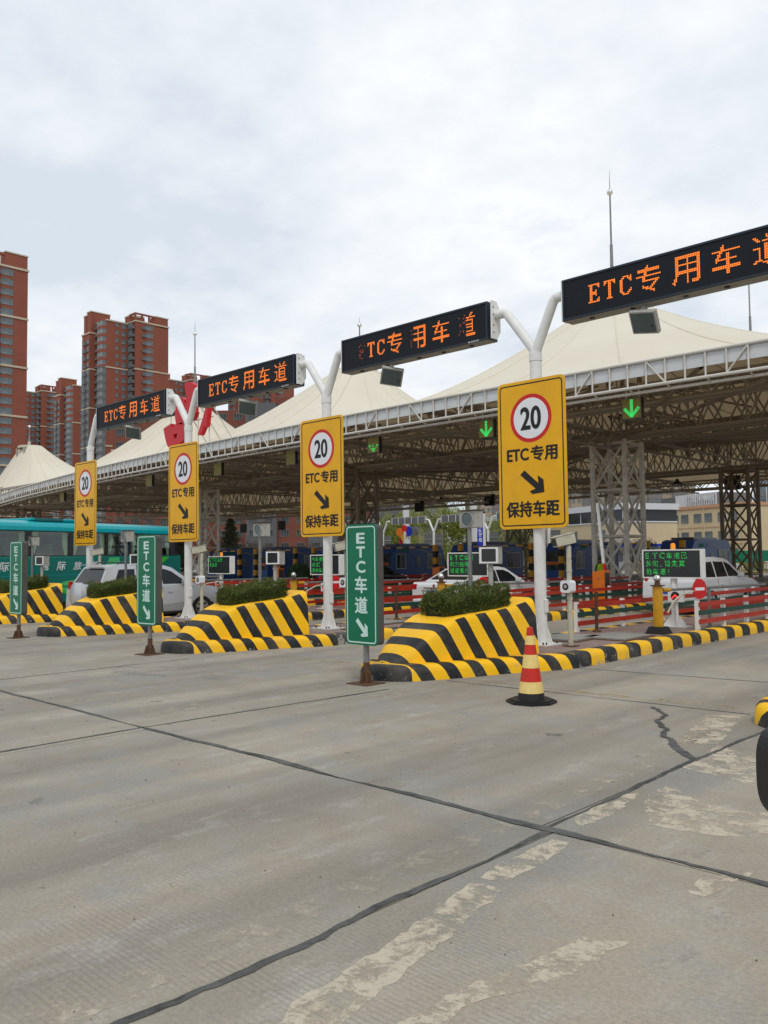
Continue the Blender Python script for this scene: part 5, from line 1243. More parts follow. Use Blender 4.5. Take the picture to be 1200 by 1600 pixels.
car((-11.15, 23.6, 0), R(-1), 'white crossover behind the yellow barrier post and red railings at the right', 'car', 'car_white', 'suv', False)
car((-16.75, 19.5, 0), R(0), 'white sedan seen from behind between the nearest hedge and green sign', 'car', 'car_white', 'sedan')
car((-27.9, 25.5, 0), R(0), 'black sedan behind the red disc in the middle of the plaza', 'car', 'car_black', 'sedan')
car((-28.5, 79.5, 0), R(-75), 'white sedan far off by the green hoarding at the right edge', 'car', 'car_white', 'sedan')
car((-33.5, 74.5, 0), R(-75), 'white sedan far off between the legs of the brown lattice column', 'car', 'car_white', 'sedan')

# coach ---------------------------------------------------------------
def coach():
    hx, hy = -.297, .955; rz = math.atan2(-hx, hy)
    t = thing('coach', 'green and teal intercity coach with white characters along its side', 'coach', (-27.34, 8.14, 0), rz)
    Wb = -2.5; Ln = 12.0
    prof = [(-Wb * 0, 0)]
    # body cross-section (x,z), extruded along y
    sec = [(0, .33), (0, 1.93), (-.03, 2.84), (-.07, 2.86), (-2.43, 2.86), (-2.47, 2.84), (-2.5, 1.93), (-2.5, .33)]
    b = MB()
    b.prism([(x, z) for x, z in [(0, .33), (0, 1.96), (-2.5, 1.96), (-2.5, .33)]], 0, Ln, 'Y'); b.build('lower_body', 'bus_teal', t, .05)
    b = MB(); b.prism([(-.0, 2.83), (-.03, 2.98), (-.12, 3.10), (-.45, 3.20), (-2.05, 3.20), (-2.38, 3.10), (-2.47, 2.98), (-2.5, 2.83)], 0, Ln - .1, 'Y'); b.build('roof', 'bus_cyan', t, .03)
    b = MB(); b.box(-2.0, -.35, 4.6, 7.5, 3.2, 3.30); ac = b.build('air_conditioner', 'bus_cyan', t, .03)
    for k in range(14): b = MB(); b.box(-.40, -.34, 4.8 + k * .09, 4.84 + k * .09, 3.2, 3.305); b.build('vent_slat', 'screen', ac)
    # glazing band
    edges = [0, 1.2, 1.28, 2.6, 2.68, 4.13, 4.37, 5.98, 6.1, 7.80, 7.88, 9.02, 9.09, 10.1, 10.2, 11.38, 11.9]
    wins = [(.1, 1.2), (1.3, 2.6), (2.7, 4.13), (4.37, 5.98), (6.2, 7.78), (7.9, 9.02), (9.12, 10.08), (10.2, 11.38)]
    hol = [[(a, 1.985), (a, 2.80), (c, 2.80), (c, 1.985)] for a, c in wins]
    b = MB(); b.prism([(0.02, 1.961), (Ln - .1, 1.961), (Ln - .3, 2.829), (0.02, 2.829)], -.035, -.012, 'X', hol); b.build('window_band', 'car_black', t)
    b = MB(); b.box(-2.47, -2.44, .02, Ln - .1, 1.961, 2.829); b.build('far_side', 'car_black', t)
    for x, y in ((-1.2, .03), (-1.2, Ln - .15)): b = MB(); b.box(-2.43, -.05, y - .02, y + .02, 1.961, 2.829); b.build('end_glass', 'glass_dark', t)
    b = MB(); b.box(-2.43, -.05, .1, Ln - .2, 2.79, 2.828); b.build('ceiling', 'curtain', t)
    for k, (a, c) in enumerate(wins):
        b = MB(); b.box(-.03, -.026, a + .001, c - .001, 1.986, 2.799); w_ = b.build('window', 'clear_glass', t)
        for (p, q) in ((a, a + .34), (c - .20, c)):
            b = MB(); n = 14; vs = []
            for i in range(n + 1):
                y = p + (q - p) * i / n; pinch = 1 if p == a else -1
                for z in (1.97, 2.2, 2.5, 2.82):
                    sq = .45 if z < 2.2 else (.7 if z < 2.5 else 1.0)
                    yy = (p + (y - p) * sq) if pinch > 0 else (q - (q - y) * sq)
                    vs.append((-.12 + .02 * sin(i * 1.9), yy, z))
            b.add(vs, [(i * 4 + j, i * 4 + j + 1, (i + 1) * 4 + j + 1, (i + 1) * 4 + j) for i in range(n) for j in range(3)], True); b.build('curtain', 'curtain', w_)
    b = MB(); b.box(-.024, -.012, 10.2, 11.38, 2.5, 2.53); b.build('window_bar', 'car_black', t)
    for k in range(13):
        for x in (-.75, -1.9):
            y = .7 + k * .83; b = MB(); b.box(x - .22, x + .22, y - .06, y + .06, 1.6, 2.42); b.box(x - .20, x + .20, y - .05, y + .45, 1.55, 1.68) ; b.build('seat', 'seat', t, .05)
    zt = [(3.28, '际'), (4.93, '城'), (5.66, '际'), (6.40, '旅'), (7.18, '游')]
    for y, ch in zt: text('lettering', ch, 'sign_white', t, y, 1.61, .36, .31, .004, .012, '+X', shear=.25)
    b = MB(); b.box(.0, .004, 0, Ln - .3, 1.285, 1.30); b.build('body_seam', 'bus_cyan', t)
    for p, m_ in (([(7.72, 1.54), (7.95, 1.90), (8.47, 1.90), (8.49, 1.54)], 'bus_green'), ([(9.1, 1.54), (9.1, 1.90), (9.58, 1.90), (9.58, 1.54)], 'bus_lime'), ([(9.62, 1.54), (9.62, 1.90), (11.3, 1.90), (10.9, 1.65), (10.5, 1.54)], 'bus_lime'),
                  ([(5.37, .93), (5.8, 1.06), (6.6, 1.14), (7.6, 1.14), (7.5, 1.05), (6.6, .98), (5.9, .90)], 'bus_green'), ([(5.45, .90), (5.9, .84), (6.6, .80), (7.5, .86), (7.3, .70), (6.6, .55), (6.0, .64), (5.6, .78)], 'bus_green'),
                  ([(4.75, 1.32), (5.0, 1.08), (5.45, .84), (6.1, .65), (6.8, .55), (6.8, .49), (6.0, .57), (5.3, .82), (4.95, 1.03)], 'bus_lime'), ([(5.95, .90), (6.5, .93), (7.2, .90), (7.0, .86), (6.4, .86)], 'bus_lime')):
        b = MB(); b.prism(p, .0045, .007 if m_ == 'bus_lime' else .0055, 'X'); b.build('side_graphic', m_, t)
    for y in (3.0, 9.6): wheel(t, -.16, y, .48, 1)
    for y in (3.0, 9.6): b = MB(); b.lathe([(.56, .002), (.56, .006), (0, .006)], (0, y, .50), 32, 'X'); b.build('wheel_arch', 'screen', t)
    b = MB(); b.box(-2.4, -.1, .3, Ln - .3, .2, .34); b.build('underframe', 'screen', t)
    b = MB(); b.path([(-.1, Ln - .05, 2.7), (.25, Ln + .12, 2.75), (.3, Ln + .15, 2.5)], .03, 6); b.box(.2, .38, Ln + .1, Ln + .2, 2.1, 2.5); b.build('wing_mirror', 'black_plastic', t)
    b = MB(); b.lathe([(.0001 + .11 * sin(pi * k / 8), 2.42 - .13 * cos(pi * k / 8)) for k in range(9)], (-.62, 5.28, 0), 14)
    p = link('x', None); bpy.data.objects.remove(p)
    return t
bus = coach()
def person(loc, rz, label, top, sc=1, sit=False):
    """one skinned body; hair and clothes in their own parts"""
    o = bpy.data.meshes.new('person'); Hh = 1.7 * sc
    V = [(0, 0, .95), (0, 0, 1.2), (0, 0, 1.42), (0, 0, 1.52), (0, .01, 1.60), (0, 0, 1.70), (-.19, 0, 1.40), (-.25, .03, 1.13), (-.24, .16, .92), (.19, 0, 1.40), (.25, .03, 1.13), (.24, .16, .92), (-.1, 0, .90), (-.11, .03, .50), (-.12, 0, .08), (-.12, .14, .04), (.1, 0, .90), (.12, .02, .50), (.13, -.03, .08), (.13, .11, .04)]
    if sit: V = [(x, y, z - .45) if z > .8 else (x, y + .45, z) for x, y, z in V]
    E = [(0, 1), (1, 2), (2, 3), (3, 4), (4, 5), (2, 6), (6, 7), (7, 8), (2, 9), (9, 10), (10, 11), (0, 12), (12, 13), (13, 14), (14, 15), (0, 16), (16, 17), (17, 18), (18, 19)]
    RD = [.14, .14, .13, .055, .10, .09, .065, .045, .035, .065, .045, .035, .09, .065, .045, .035, .09, .065, .045, .035]
    o.from_pydata([(x * sc, y * sc, z * sc) for x, y, z in V], E, []); ob = link('person', o); ob.location = loc; ob.rotation_euler = (0, 0, rz)
    sk = ob.modifiers.new('skin', 'SKIN'); o.skin_vertices[0].data[0].use_root = True
    for i, r_ in enumerate(RD): o.skin_vertices[0].data[i].radius = (r_ * sc, r_ * sc * .8)
    sb = ob.modifiers.new('sub', 'SUBSURF'); sb.levels = 1; sb.render_levels = 2
    o.materials.append(MT['cloth_dark']); tag(ob, label, 'person')
    b = MB(); dz = -.45 if sit else 0; b.lathe([(.02, .98 + dz), (.17, 1.0 + dz), (.185, 1.2 + dz), (.2, 1.38 + dz), (.12, 1.46 + dz)], n=14); v = b.build('jacket', top, ob); v.scale = (sc, sc * .8, sc)
    b = MB(); b.lathe([(.0001 + .105 * sin(pi * k / 8), 1.62 + dz - .12 * cos(pi * k / 8)) for k in range(9)], n=14); v = b.build('head', 'skin', ob); v.scale = (sc,) * 3
    b = MB(); b.lathe([(.118, 1.64 + dz), (.115, 1.70 + dz), (.07, 1.765 + dz), (0, 1.78 + dz)], (0, -.01, 0), n=14); v = b.build('hair', 'black_plastic', ob); v.scale = (sc,) * 3
    return ob
person((-19.55, 34.4, .0), R(30), 'person in a yellow-green vest standing by the nearest lattice column', 'vest', .95)
q = Matrix.Rotation(bus.rotation_euler[2], 4, 'Z') @ Vector((-.70, 5.25, .95))
person((bus.location.x + q.x, bus.location.y + q.y, q.z), bus.rotation_euler[2] , 'passenger in dark clothes sitting at a coach window', 'cloth_dark', .95, True)
# rounded rear-view mirror of the car the picture was taken from
t = thing('car_mirror', 'black rounded car mirror cut off by the right frame edge', 'car mirror', (-.508, 1.665, 1.39), R(44))
b = MB(); b.prism([(.095 * (abs(cos(a)) ** .55) * (1 if cos(a) > 0 else -1), .092 * (abs(sin(a)) ** .62) * (1 if sin(a) > 0 else -1)) for a in [2 * pi * k / 40 for k in range(40)]], -.03, .06); b.build('shell', 'black_plastic', t, .02, 4)
b = MB(); b.path([(.05, .02, -.06), (.16, .05, -.09), (.34, .06, -.12)], .022, 8); b.build('arm', 'black_plastic', t)

# ------------------------------------------------------------------ brick residential towers
FW = MB(); FW.box(-.95, .95, -.02, .10, -.75, .75); 
def win_mesh(w, h, n=2, glass='glass_far'):
    b = MB(); b.mat(0)
    b.prism([(-w / 2, -h / 2), (w / 2, -h / 2), (w / 2, h / 2), (-w / 2, h / 2)], -.06, .04, 'Y', [[(-w / 2 + .09, -h / 2 + .09), (-w / 2 + .09, h / 2 - .09), (w / 2 - .09, h / 2 - .09), (w / 2 - .09, -h / 2 + .09)]])
    for i in range(1, n): x = -w / 2 + w * i / n; b.box(x - .05, x + .05, -.05, .03, -h / 2 + .09, h / 2 - .09)
    b.box(-w / 2 + .09, w / 2 - .09, -.045, .03, -h * .18 - .03, -h * .18 + .03)
    b.mat(1); b.box(-w / 2 + .09, w / 2 - .09, -.01, .01, -h / 2 + .09, h / 2 - .09)
    return b.mesh('window', ['win_frame', glass])
WM = {k: win_mesh(*k) for k in ((1.9, 1.6, 3), (1.2, 1.5, 2), (2.6, 1.7, 4), (.9, 1.2, 1), (1.7, 1.45, 2), (3.2, 1.9, 3), (1.8, 1.9, 2), (3.6, 2.0, 4))}
def bal_mesh(w, d):
    b = MB(); b.box(-w / 2, w / 2, -d, 0, -.12, 0); b.box(-w / 2, w / 2, -d, -d + .12, 0, 1.0); b.box(-w / 2, -w / 2 + .12, -d + .12, 0, 0, 1.0); b.box(w / 2 - .12, w / 2, -d + .12, 0, 0, 1.0); return b.mesh('balcony', 'facade_grey')
BMs = {k: bal_mesh(*k) for k in ((3.4, 1.0), (1.5, .7), (2.6, .9))}
def put(mesh, name, parent, x, y, z, face):
    o = link(name, mesh, parent); o.location = (x, y, z); o.rotation_euler = (0, 0, {'-Y': 0, '+X': pi / 2, '+Y': pi, '-X': -pi / 2}[face]); return o
FL = 3.02
def brick_tower(loc, label, floors=31, detail=0):
    """origin: the corner of the right-hand block nearest the plaza. Blocks step forward towards the left."""
    t = thing('brick_tower', label, 'building', loc, 0, 'red brick apartment towers'); Hh = floors * FL
    # (x0,x1,y0,y1,top)
    blocks = [(-9, 0, 0, 14.4, Hh), (-14, -4.4, -9.5, 14, Hh - .6), (-18.6, -12.2, -12.4, 10, Hh - 4.6)]
    low = Hh - 6 * FL - .6
    for k, (x0, x1, y0, y1, tp) in enumerate(blocks):
        b = MB(); b.box(x0 + k * .003, x1 - k * .003, y0 + k * .003, y1 - k * .003, -1, tp); b.build('wall_block', 'brick_red', t)
        b = MB(); b.box(x0 - .25, x1 + .25, y0 - .25, y1 + .25, tp, tp + .55); b.build('parapet', 'trim', t)
        for zb in ([low, low - 5 * FL, low - 10 * FL, low - 15 * FL]):
            if zb < 6: continue
            b = MB(); b.box(x0 - .2, x1 + .2, y0 - .2, y1 + .2, zb, zb + .55); b.build('string_course', 'trim', t)
    # grey lower cladding on the plaza-side faces below the first course
    b = MB(); b.box(-18.7, -12.3, -12.5, -12.35, 0, low - .01); b.box(-12.1, -8, -9.62, -9.47, 0, low - .01); b.build('grey_cladding', 'facade_grey', t)
    # roof structures
    for x0, x1, y0, y1, h in ((-4.2, 0, 8.8, 14.2, 3.4), (-8.8, -5.2, .4, 4.5, 3.2), (-18.4, -16.4, -11.8, -6, 3.0 ), (-15.6, -12.4, -11.9, -4, 4.0), (-12, -9.3, 4, 9, 5.0)):
        base = Hh if x0 > -10 else (Hh - 4.6 if x0 < -20 else Hh - 4.6)
        b = MB(); b.box(x0, x1, y0, y1, base - .5, Hh + h); b.build('roof_block', 'brick_red', t); b = MB(); b.box(x0 - .2, x1 + .2, y0 - .2, y1 + .2, Hh + h, Hh + h + .4); b.build('roof_trim', 'trim', t)
    b = MB()      # open roof frame
    for x in (-.35, -4.4):
        for y in (.1, 3.0, 6.0, 8.6): b.box(x - .3, x + .3, y - .3, y + .3, Hh + .5, Hh + 3.0)
    b.box(-.7, 0, -.2, 9, Hh + 3.0, Hh + 3.6); b.box(-4.7, -.7, -.2, .4, Hh + 3.0, Hh + 3.6); b.build('roof_frame', 'brick_red', t)
    for f in range(0, floors):
        z = f * FL + 1.5; grey = z < low
        put(WM[3.2, 1.9, 3], 'window', t, .04, 6.0, z, '+X')
        put(BMs[1.5, .7], 'air_conditioner_ledge', t, 0, 3.5, z - 1.0, '+X')
        put(WM[3.2, 1.9, 3], 'window', t, -2.2, -1.02, z + .35, '-Y'); put(WM[1.2, 1.5, 2], 'window', t, .06, -.35, z + .1, '+X') if 0 else None
        put(BMs[3.4, 1.0], 'balcony', t, -2.2, 0, z - 1.15, '-Y')
        if z < Hh - 1.2:
            put(WM[1.2, 1.5, 2], 'window', t, -4.36, -5.4, z, '+X'); put(WM[1.8, 1.9, 2], 'window', t, -4.36, -2.5, z - .1, '+X')
            bay = MB() if f == 0 else None
            o = link('bay_window', BAYM['grey' if grey else 'red'], t); o.location = (-7.6, -9.5, z - 1.5)
            put(BMs[2.6, .9], 'balcony', t, -11.5, -9.5, z - 1.15, '-Y'); put(WM[1.7, 1.45, 2], 'window', t, -11.3, -9.56, z, '-Y') if 0 else None
        if z < Hh - 5:
            put(WM[1.8, 1.9, 2], 'window', t, -13.5, -12.56, z, '-Y'); put(WM[1.8, 1.9, 2], 'window', t, -17.4, -12.56, z, '-Y')
            put(BMs[1.5, .7], 'balcony', t, -15.4, -12.4, z - 1.15, '-Y')
    return t
BAYM = {}
for k_, m_ in (('grey', 'facade_grey'), ('red', 'brick_red')):
    b = MB(); P = [(-2.6, 0), (-1.8, -1.3), (1.6, -1.3), (2.7, 0)]
    b.mat(0); b.prism(P, 0, .75, 'Z'); b.prism(P, 2.5, 3.01, 'Z'); b.mat(2); b.prism([(p[0] * .95, p[1] * .92) for p in P], .752, 2.498, 'Z'); b.mat(1)
    for x in (-1.8, -.7, .5, 1.6): b.box(x - .06, x + .06, -1.34, -1.2, .75, 2.5)
    b.box(-1.8, 1.6, -1.33, -1.2, 1.25, 1.33); BAYM[k_] = b.mesh('bay_window', [m_, 'frame_light', 'glass_far'])
tw = brick_tower((-290.6, 164.2, 0), 'brick tower with open roof frame, second from the left behind the leftmost LED sign', 31)
def at_dir(dx, dy, D): return (dx * D, dy * D, 0)
dup(tw, (-382.0, 195.0, -7), 'brick tower with stepped roofs, between the left edge tower and the framed one')
dup(tw, (-432.0, 190.0, -3), 'small distant brick tower just right of the left edge tower')
dup(tw, (-352.0, 229.0, -4), 'brick tower seen above the canopy right of the red roof letter')
dup(tw, (-323.0, 256.0, -5), 'brick tower behind the tent peak, right of the third LED sign')
dup(tw, (-470.0, 205.0, -3), 'furthest brick tower, a sliver behind the others')
def big_tower(loc, label, floors=31):      # the closest tower at the left frame edge
    t = thing('brick_tower', label, 'building', loc, 0, 'red brick apartment towers'); Hh = floors * FL
    b = MB(); b.box(-9, 0, 0, 13.3, -1, Hh); b.build('wall_block', 'brick_red', t)
    b = MB(); b.box(-24, -1.2, -8, 13, -1, Hh - .5); b.box(-9, -1.2, -9, -8, 0, Hh); b.build('wall_block', 'brick_red', t)
    b = MB(); b.box(-9.3, .3, -.3, 13.6, Hh, Hh + .6); b.build('parapet', 'trim', t)
    for k in range(6):
        zb = Hh - 5 * FL * (k + 1) - .1 + 0 * FL
        if zb > 4: b = MB(); b.box(-9.25, .25, -.25, 13.55, zb, zb + .6); b.build('string_course', 'trim', t)
    b = MB(); b.box(-4, -.1, 6.5, 13.2, Hh, Hh + 4.6); b.build('roof_block', 'brick_red', t); b = MB(); b.box(-4.2, .1, 6.3, 13.4, Hh + 4.6, Hh + 5.0); b.build('roof_trim', 'trim', t)
    b = MB(); b.box(-.8, -.1, -4, 6.5, Hh + 3.6, Hh + 4.3); b.box(-.8, -.1, 0, .6, Hh, Hh + 3.6); b.box(-.8, -.1, 4, 4.5, Hh, Hh + 3.6); b.build('roof_frame', 'brick_red', t)
    for f in range(floors):
        z = f * FL + 1.55
        put(WM[3.6, 2.0, 4], 'window', t, .04, 7.1, z, '+X'); put(BMs[1.5, .7], 'air_conditioner_ledge', t, 0, 4.2, z - 1, '+X'); put(WM[1.9, 1.6, 3], 'window', t, -1.15, -4, z, '+X')
        put(BMs[1.5, .7], 'balcony', t, -3, 13.3, z - 1.1, '+Y')
    return t
big_tower((-250.6 - 4.5, 98.6 - 4.3, -3), 'tall brick tower cut by the left frame edge, closest of the towers', 31)
# grey and red slab blocks glimpsed under the canopy
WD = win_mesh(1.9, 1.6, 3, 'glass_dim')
def slab_block(loc, rz, label, Ln, floors, mats, name='apartment_block', w=14, bay=3.6, win=(1.9, 1.6, 3)):
    t = thing(name, label, 'building', loc, rz); Hh = floors * FL; n = int(Ln / (bay * 2))
    for k in range(n):
        m_ = mats[k % len(mats)]; off = .9 if k % 2 else 0
        b = MB(); b.box(k * bay * 2 + .01, (k + 1) * bay * 2 - .01, -off, w, -2, Hh + (k % 3) * 1.5); b.build('wall_bay', m_, t)
        for f in range(floors):
            for q in (.5, 1.5): put(WD if win == (1.9, 1.6, 3) else WM[win], 'window', t, (k * 2 + q) * bay, -off - .03, f * FL + 1.5, '-Y')
    b = MB(); b.box(0, n * bay * 2, -1.1, -.9 + .7 * 0, FL * 5, FL * 5 + .35); b.build('string_course', 'trim', t)
    b = MB(); b.box(0, n * bay * 2, -1.1, -.9, FL * 9, FL * 9 + .35); b.build('string_course', 'trim', t)
    return t
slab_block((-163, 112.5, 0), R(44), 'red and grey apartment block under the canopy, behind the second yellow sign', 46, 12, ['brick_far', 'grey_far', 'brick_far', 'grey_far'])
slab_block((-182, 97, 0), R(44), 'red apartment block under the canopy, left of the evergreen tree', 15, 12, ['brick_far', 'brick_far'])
# tan towers
def tan_tower(loc, rz, label, Ln, floors, mats=('tan_tower', 'grey_tower'), txt=None):
    t = slab_block(loc, rz, label, Ln, floors, mats, 'tan_tower', 16, 2.2, (1.2, 1.5, 2))
    if txt:
        b = MB(); b.box(Ln * .52, Ln * .70, -1.3, -1.0, 3, floors * FL); b.build('sign_pier', 'tan_tower', t)
        for i, ch in enumerate(txt): text('red_characters', ch, 'red_letter', t, Ln * .61, 24.5 - i * 4.3, 3.6, 3.6, -1.34, .02)
    t['group'] = 'tan and grey apartment towers far off'; return t
tan_tower((-228, 240, 0), R(44), 'tan tower behind the spring trees at the back', 26, 20)
tan_tower((-205.5, 261, 0), R(44), 'tan tower with red vertical characters left of the nearest yellow sign', 26, 20, ('grey_tower', 'tan_tower', 'grey_tower'), '碧林')
tan_tower((-186, 279, 0), R(44), 'tan tower just left of the nearest yellow sign', 30, 22, ('tan_tower', 'grey_tower', 'tan_tower'))
tan_tower((-164, 300, 0), R(44), 'tan tower between the nearest sign and lattice column', 26, 22)
tan_tower((-157, 307, 0), R(44), 'tan tower rising over the beige building right of the nearest column', 24, 22)

# beige office block and its neighbours
def windowed(name, loc, rz, label, Ln, Hh, rows, mat, trim, cat='building', n=None, w0=2.0, sp=3.2, depth=12, wk=(1.7, 1.45, 2), zs=None):
    t = thing(name, label, cat, loc, rz)
    b = MB(); b.box(-Ln, 0, 0, depth, -1, Hh); b.build('wall', mat, t)
    b = MB(); b.box(-Ln - .2, .2, -.2, depth + .2, Hh, Hh + .5); b.build('parapet', trim, t)
    for z in (zs or []):
        b = MB(); b.box(-Ln, .02, -.06, 0, z + 1.35, z + 1.5); b.build('string_course', trim, t)
        x = -w0; k = 0
        while x > -Ln + 1:
            put(WM[wk], 'window', t, x, -.03, z, '-Y'); k += 1; x -= sp if k % 2 else sp * 1.25
    return t
rzb = math.atan2(-.42, .906)
bb = windowed('office_block', (-50.1, 132.6, 0), rzb, 'beige low office block with two rows of windows behind the lattice columns', 62, 9.2, 2, 'beige_wall', 'beige_trim', w0=2.6, sp=2.45, zs=[1.8, 4.6, 7.6])
for k in range(8): b = MB(); b.box(-.8 - k * 8.3, -.6 - k * 8.3, -.12, 0, 0, 9.2); b.build('pilaster', 'beige_wall', bb)
cb = thing('cream_building', 'cream building with a black glazed band on top and bare shrubs before it', 'building', (-49.2, 92.0, 0), rzb)
b = MB(); b.box(-34, 0, 0, 8, 0, 5.6); b.build('wall', 'beige_wall', cb); b = MB(); b.box(-34, .1, -.1, 8, 5.6, 5.75); b.build('band_sill', 'far_white', cb)
b = MB(); b.box(-33.9, 0, .05, 8, 5.75, 7.15); b.build('glazed_band', 'screen', cb); b = MB(); b.box(-34, .3, -.3, 8.1, 7.15, 7.9); b.build('roof_slab', 'far_white', cb)
for k in range(12): b = MB(); b.box(-k * 2.9 - .06, -k * 2.9 + .06, -.02, .05, 5.75, 7.15); b.build('mullion', 'far_white', cb)
for k in range(5): put(WM[.9, 1.2, 1], 'window', cb, -4 - 6 * k, -.03, 4.2, '-Y')
b = MB(); b.box(-30, -8, -2.5, -.2, 2.6, 2.8); b.build('awning', 'facade_grey', cb)
gp = thing('grey_office', 'grey office with white fins and white sign characters above the beige block', 'building', (-93.6, 228.5, 0), rzb)
b = MB(); b.box(-17, 0, 0, 12, 0, 18.5); b.build('wall', 'grey_tower', gp); b = MB(); b.box(-24, -17, .5, 12, 0, 18.2); b.build('wall', 'facade_grey', gp); b = MB(); b.box(-17, -12.5, -.1, 0, 12, 18.5); b.build('white_wall', 'far_white', gp)
for k in range(14): b = MB(); b.box(-12.2 + k * .88, -11.85 + k * .88, -.4, 0, 10, 18.5); b.build('fin', 'far_white', gp)
text('sign_characters', '汉中银行', 'sign_white', gp, -5.5, 17.0, 9, 1.7, -.46, .02)
gt = thing('glass_tower', 'blue grey glass tower at the right frame edge', 'building', (-71.5, 194, 0), R(10))
b = MB(); b.box(0, 22, 0, 16, 0, 26); b.build('glass_wall', 'glass_far', gt)
for f in range(7): b = MB(); b.box(-.1, 22.1, -.1, 0, f * 3.6, f * 3.6 + .35); b.build('floor_band', 'grey_tower', gt)
for k in range(9): b = MB(); b.box(k * 2.7, k * 2.7 + .15, -.15, -.1, 0, 25.9); b.build('mullion', 'far_white', gt)
gh = thing('service_hut', 'low blue roofed hut behind the toll booth at the right', 'building', (-42.5, 84, 0), rzb)
b = MB(); b.box(-12, 0, 0, 5, 0, 2.6); b.build('wall', 'far_white', gh); b = MB(); b.box(-13, 1, -1.2, 6, 2.6, 2.85); b.build('roof', 'blue_sign', gh)
for k in range(4): put(WM[.9, 1.2, 1], 'window', gh, -1.6 - k * 2.6, -.03, 1.6, '-Y')
# hoarding and barriers, far right
for i, (x, y, Ln, lb) in enumerate(((-27, 84, 24, 'green site hoarding at the right, behind the brown lattice column'), (-47.5, 67, 10, 'green hoarding glimpsed between the legs of the nearest lattice column'))):
    t = thing('site_hoarding', lb, 'hoarding', (x, y, 0), rzb + R(10) if i == 0 else rzb)
    for k in range(int(Ln / 2)): b = MB(); b.box(-2 * k - 1.98, -2 * k, 0, .06, 0, 2.0); b.build('panel', 'banner_green', t)
t = thing('crowd_barrier', 'row of yellow barriers with grey bars behind the brown lattice column', 'barrier', (-22, 70, 0), rzb + R(12))
for k in range(9):
    b = MB(); b.box(-2 * k - 1.9, -2 * k, 0, .05, .95, 1.0); b.box(-2 * k - 1.9, -2 * k, 0, .05, .15, .2); b.build('rail', 'barrier_yellow', t)
    b = MB(); [b.box(-2 * k - .2 - q * .2, -2 * k - .12 - q * .2, .01, .04, .2, .95) for q in range(9)]; b.build('bars', 'barrier_yellow', t)
t = thing('yellow_board', 'upright yellow board by the green hoarding', 'board', (-31.2, 72.5, 0), rzb)
b = MB(); b.box(-.5, .5, 0, .1, .3, 1.9); b.build('board', 'barrier_yellow', t); b = MB(); b.tube((0, .05, 0), (0, .05, .3), .05, n=8); b.build('post', 'steel', t)
t = thing('red_signal', 'black signal box with a red light at the foot of the brown lattice column', 'signal box', (-14.2, 31.5, 0), 0)
b = MB(); b.box(-.2, .2, -.1, .1, .55, 1.05); b.build('housing', 'black_plastic', t, .01); b = MB(); b.lathe([(0, -.115), (.08, -.115), (.08, -.10)], (-.0, 0, .95), 14, 'Y'); b.build('red_lamp', 'tail_red', t); b = MB(); b.tube((0, 0, .2), (0, 0, .55), .05, n=8); b.build('post', 'steel', t)

# reverse-direction masts seen from behind
def rev_mast(x, label, sign=True):
    t = thing('rear_mast', label, 'mast', (x, 76, 0), 0, 'white forked masts at the back of the plaza')
    b = MB(); b.tube((0, 0, 0), (0, 0, 4.7), .14, n=12); b.build('pole', 'white_paint', t)
    for s in (-1, 1): b = MB(); b.path([(0, 0, 4.65), (s * .75, 0, 6.15), (s * 1.15, 0, 6.2)], .12, 10); b.build('fork_arm', 'white_paint', t)
    for q in (-1.45, .25):
        b = MB(); b.box(q, q + 1.2, -.1, -.05, 1.6, 4.4); p = b.build('sign_back', 'sign_back', t)
        for z in (2.0, 2.6, 3.2, 3.8): b = MB(); b.box(q, q + 1.2, -.16, -.101, z, z + .06); b.build('stiffener', 'grey_box', p)
    if sign:
        u = thing('rear_led_sign', 'back of a grey LED sign carried by ' + label, 'LED sign', (x - 4.0, 76, 6.2), 0, 'LED signs seen from behind')
        b = MB(); b.box(-2.8, 2.8, -.1, .2, -.42, .42); b.build('case', 'grey_box', u)
        for k in range(5): b = MB(); b.box(-2.65 + k * 1.08, -1.68 + k * 1.08, -.13, -.101, -.36, .36); b.build('back_door', 'facade_grey', u)
        for k in range(5): b = MB(); b.box(-2.72 + k * 1.08, -2.66 + k * 1.08, -.15, -.1, -.4, .4); b.build('rib', 'white_paint', u)
for x, lb in ((-49.2, 'rear mast hidden behind the nearest yellow sign'), (-57.2, 'rear mast right of the round signal lamp'), (-65.2, 'rear mast left of the round signal lamp'), (-73.6, 'rear mast behind the nearest green sign')): rev_mast(x, lb)
for i, x in enumerate((-73.3, -62.3)):
    t = thing('white_pillar', ['tall white pillar above the coloured discs', 'tall white pillar behind the round signal lamp'][i], 'pillar', (x, 80, 0), 0, 'tall white pillars')
    b = MB(); b.tube((0, 0, 0), (0, 0, 15), .42, n=16); b.build('shaft', 'far_white', t); b = MB(); b.box(-.8, .8, -.8, .8, 0, .5); b.build('base', 'far_white', t)
t = thing('disc_sculpture', 'cluster of red, orange, yellow and blue discs on a white pillar', 'sculpture', (-73.2, 79, 0), 0)
for x, z, r_, m_ in ((.0, 4.9, .55, 'orange'), (.8, 5.3, .5, 'sign_red'), (.7, 4.3, .5, 'bollard'), (1.5, 5.0, .62, 'blue_sign'), (2.4, 5.0, .6, 'facade_grey')):
    b = MB(); b.lathe([(0, -.15), (r_, -.15), (r_, .1), (0, .1)], (x, -.3 + .05 * x, z), 24, 'Y'); b.build('disc', m_, t)
b = MB(); b.tube((.9, 0, 0), (.9, 0, 5), .45, n=14); b.build('white_leg', 'far_white', t)
b = MB(); b.tube((-.2, 0, 0), (-.2, 0, 4.2), .2, n=12); b.build('red_leg', 'sign_red', t)

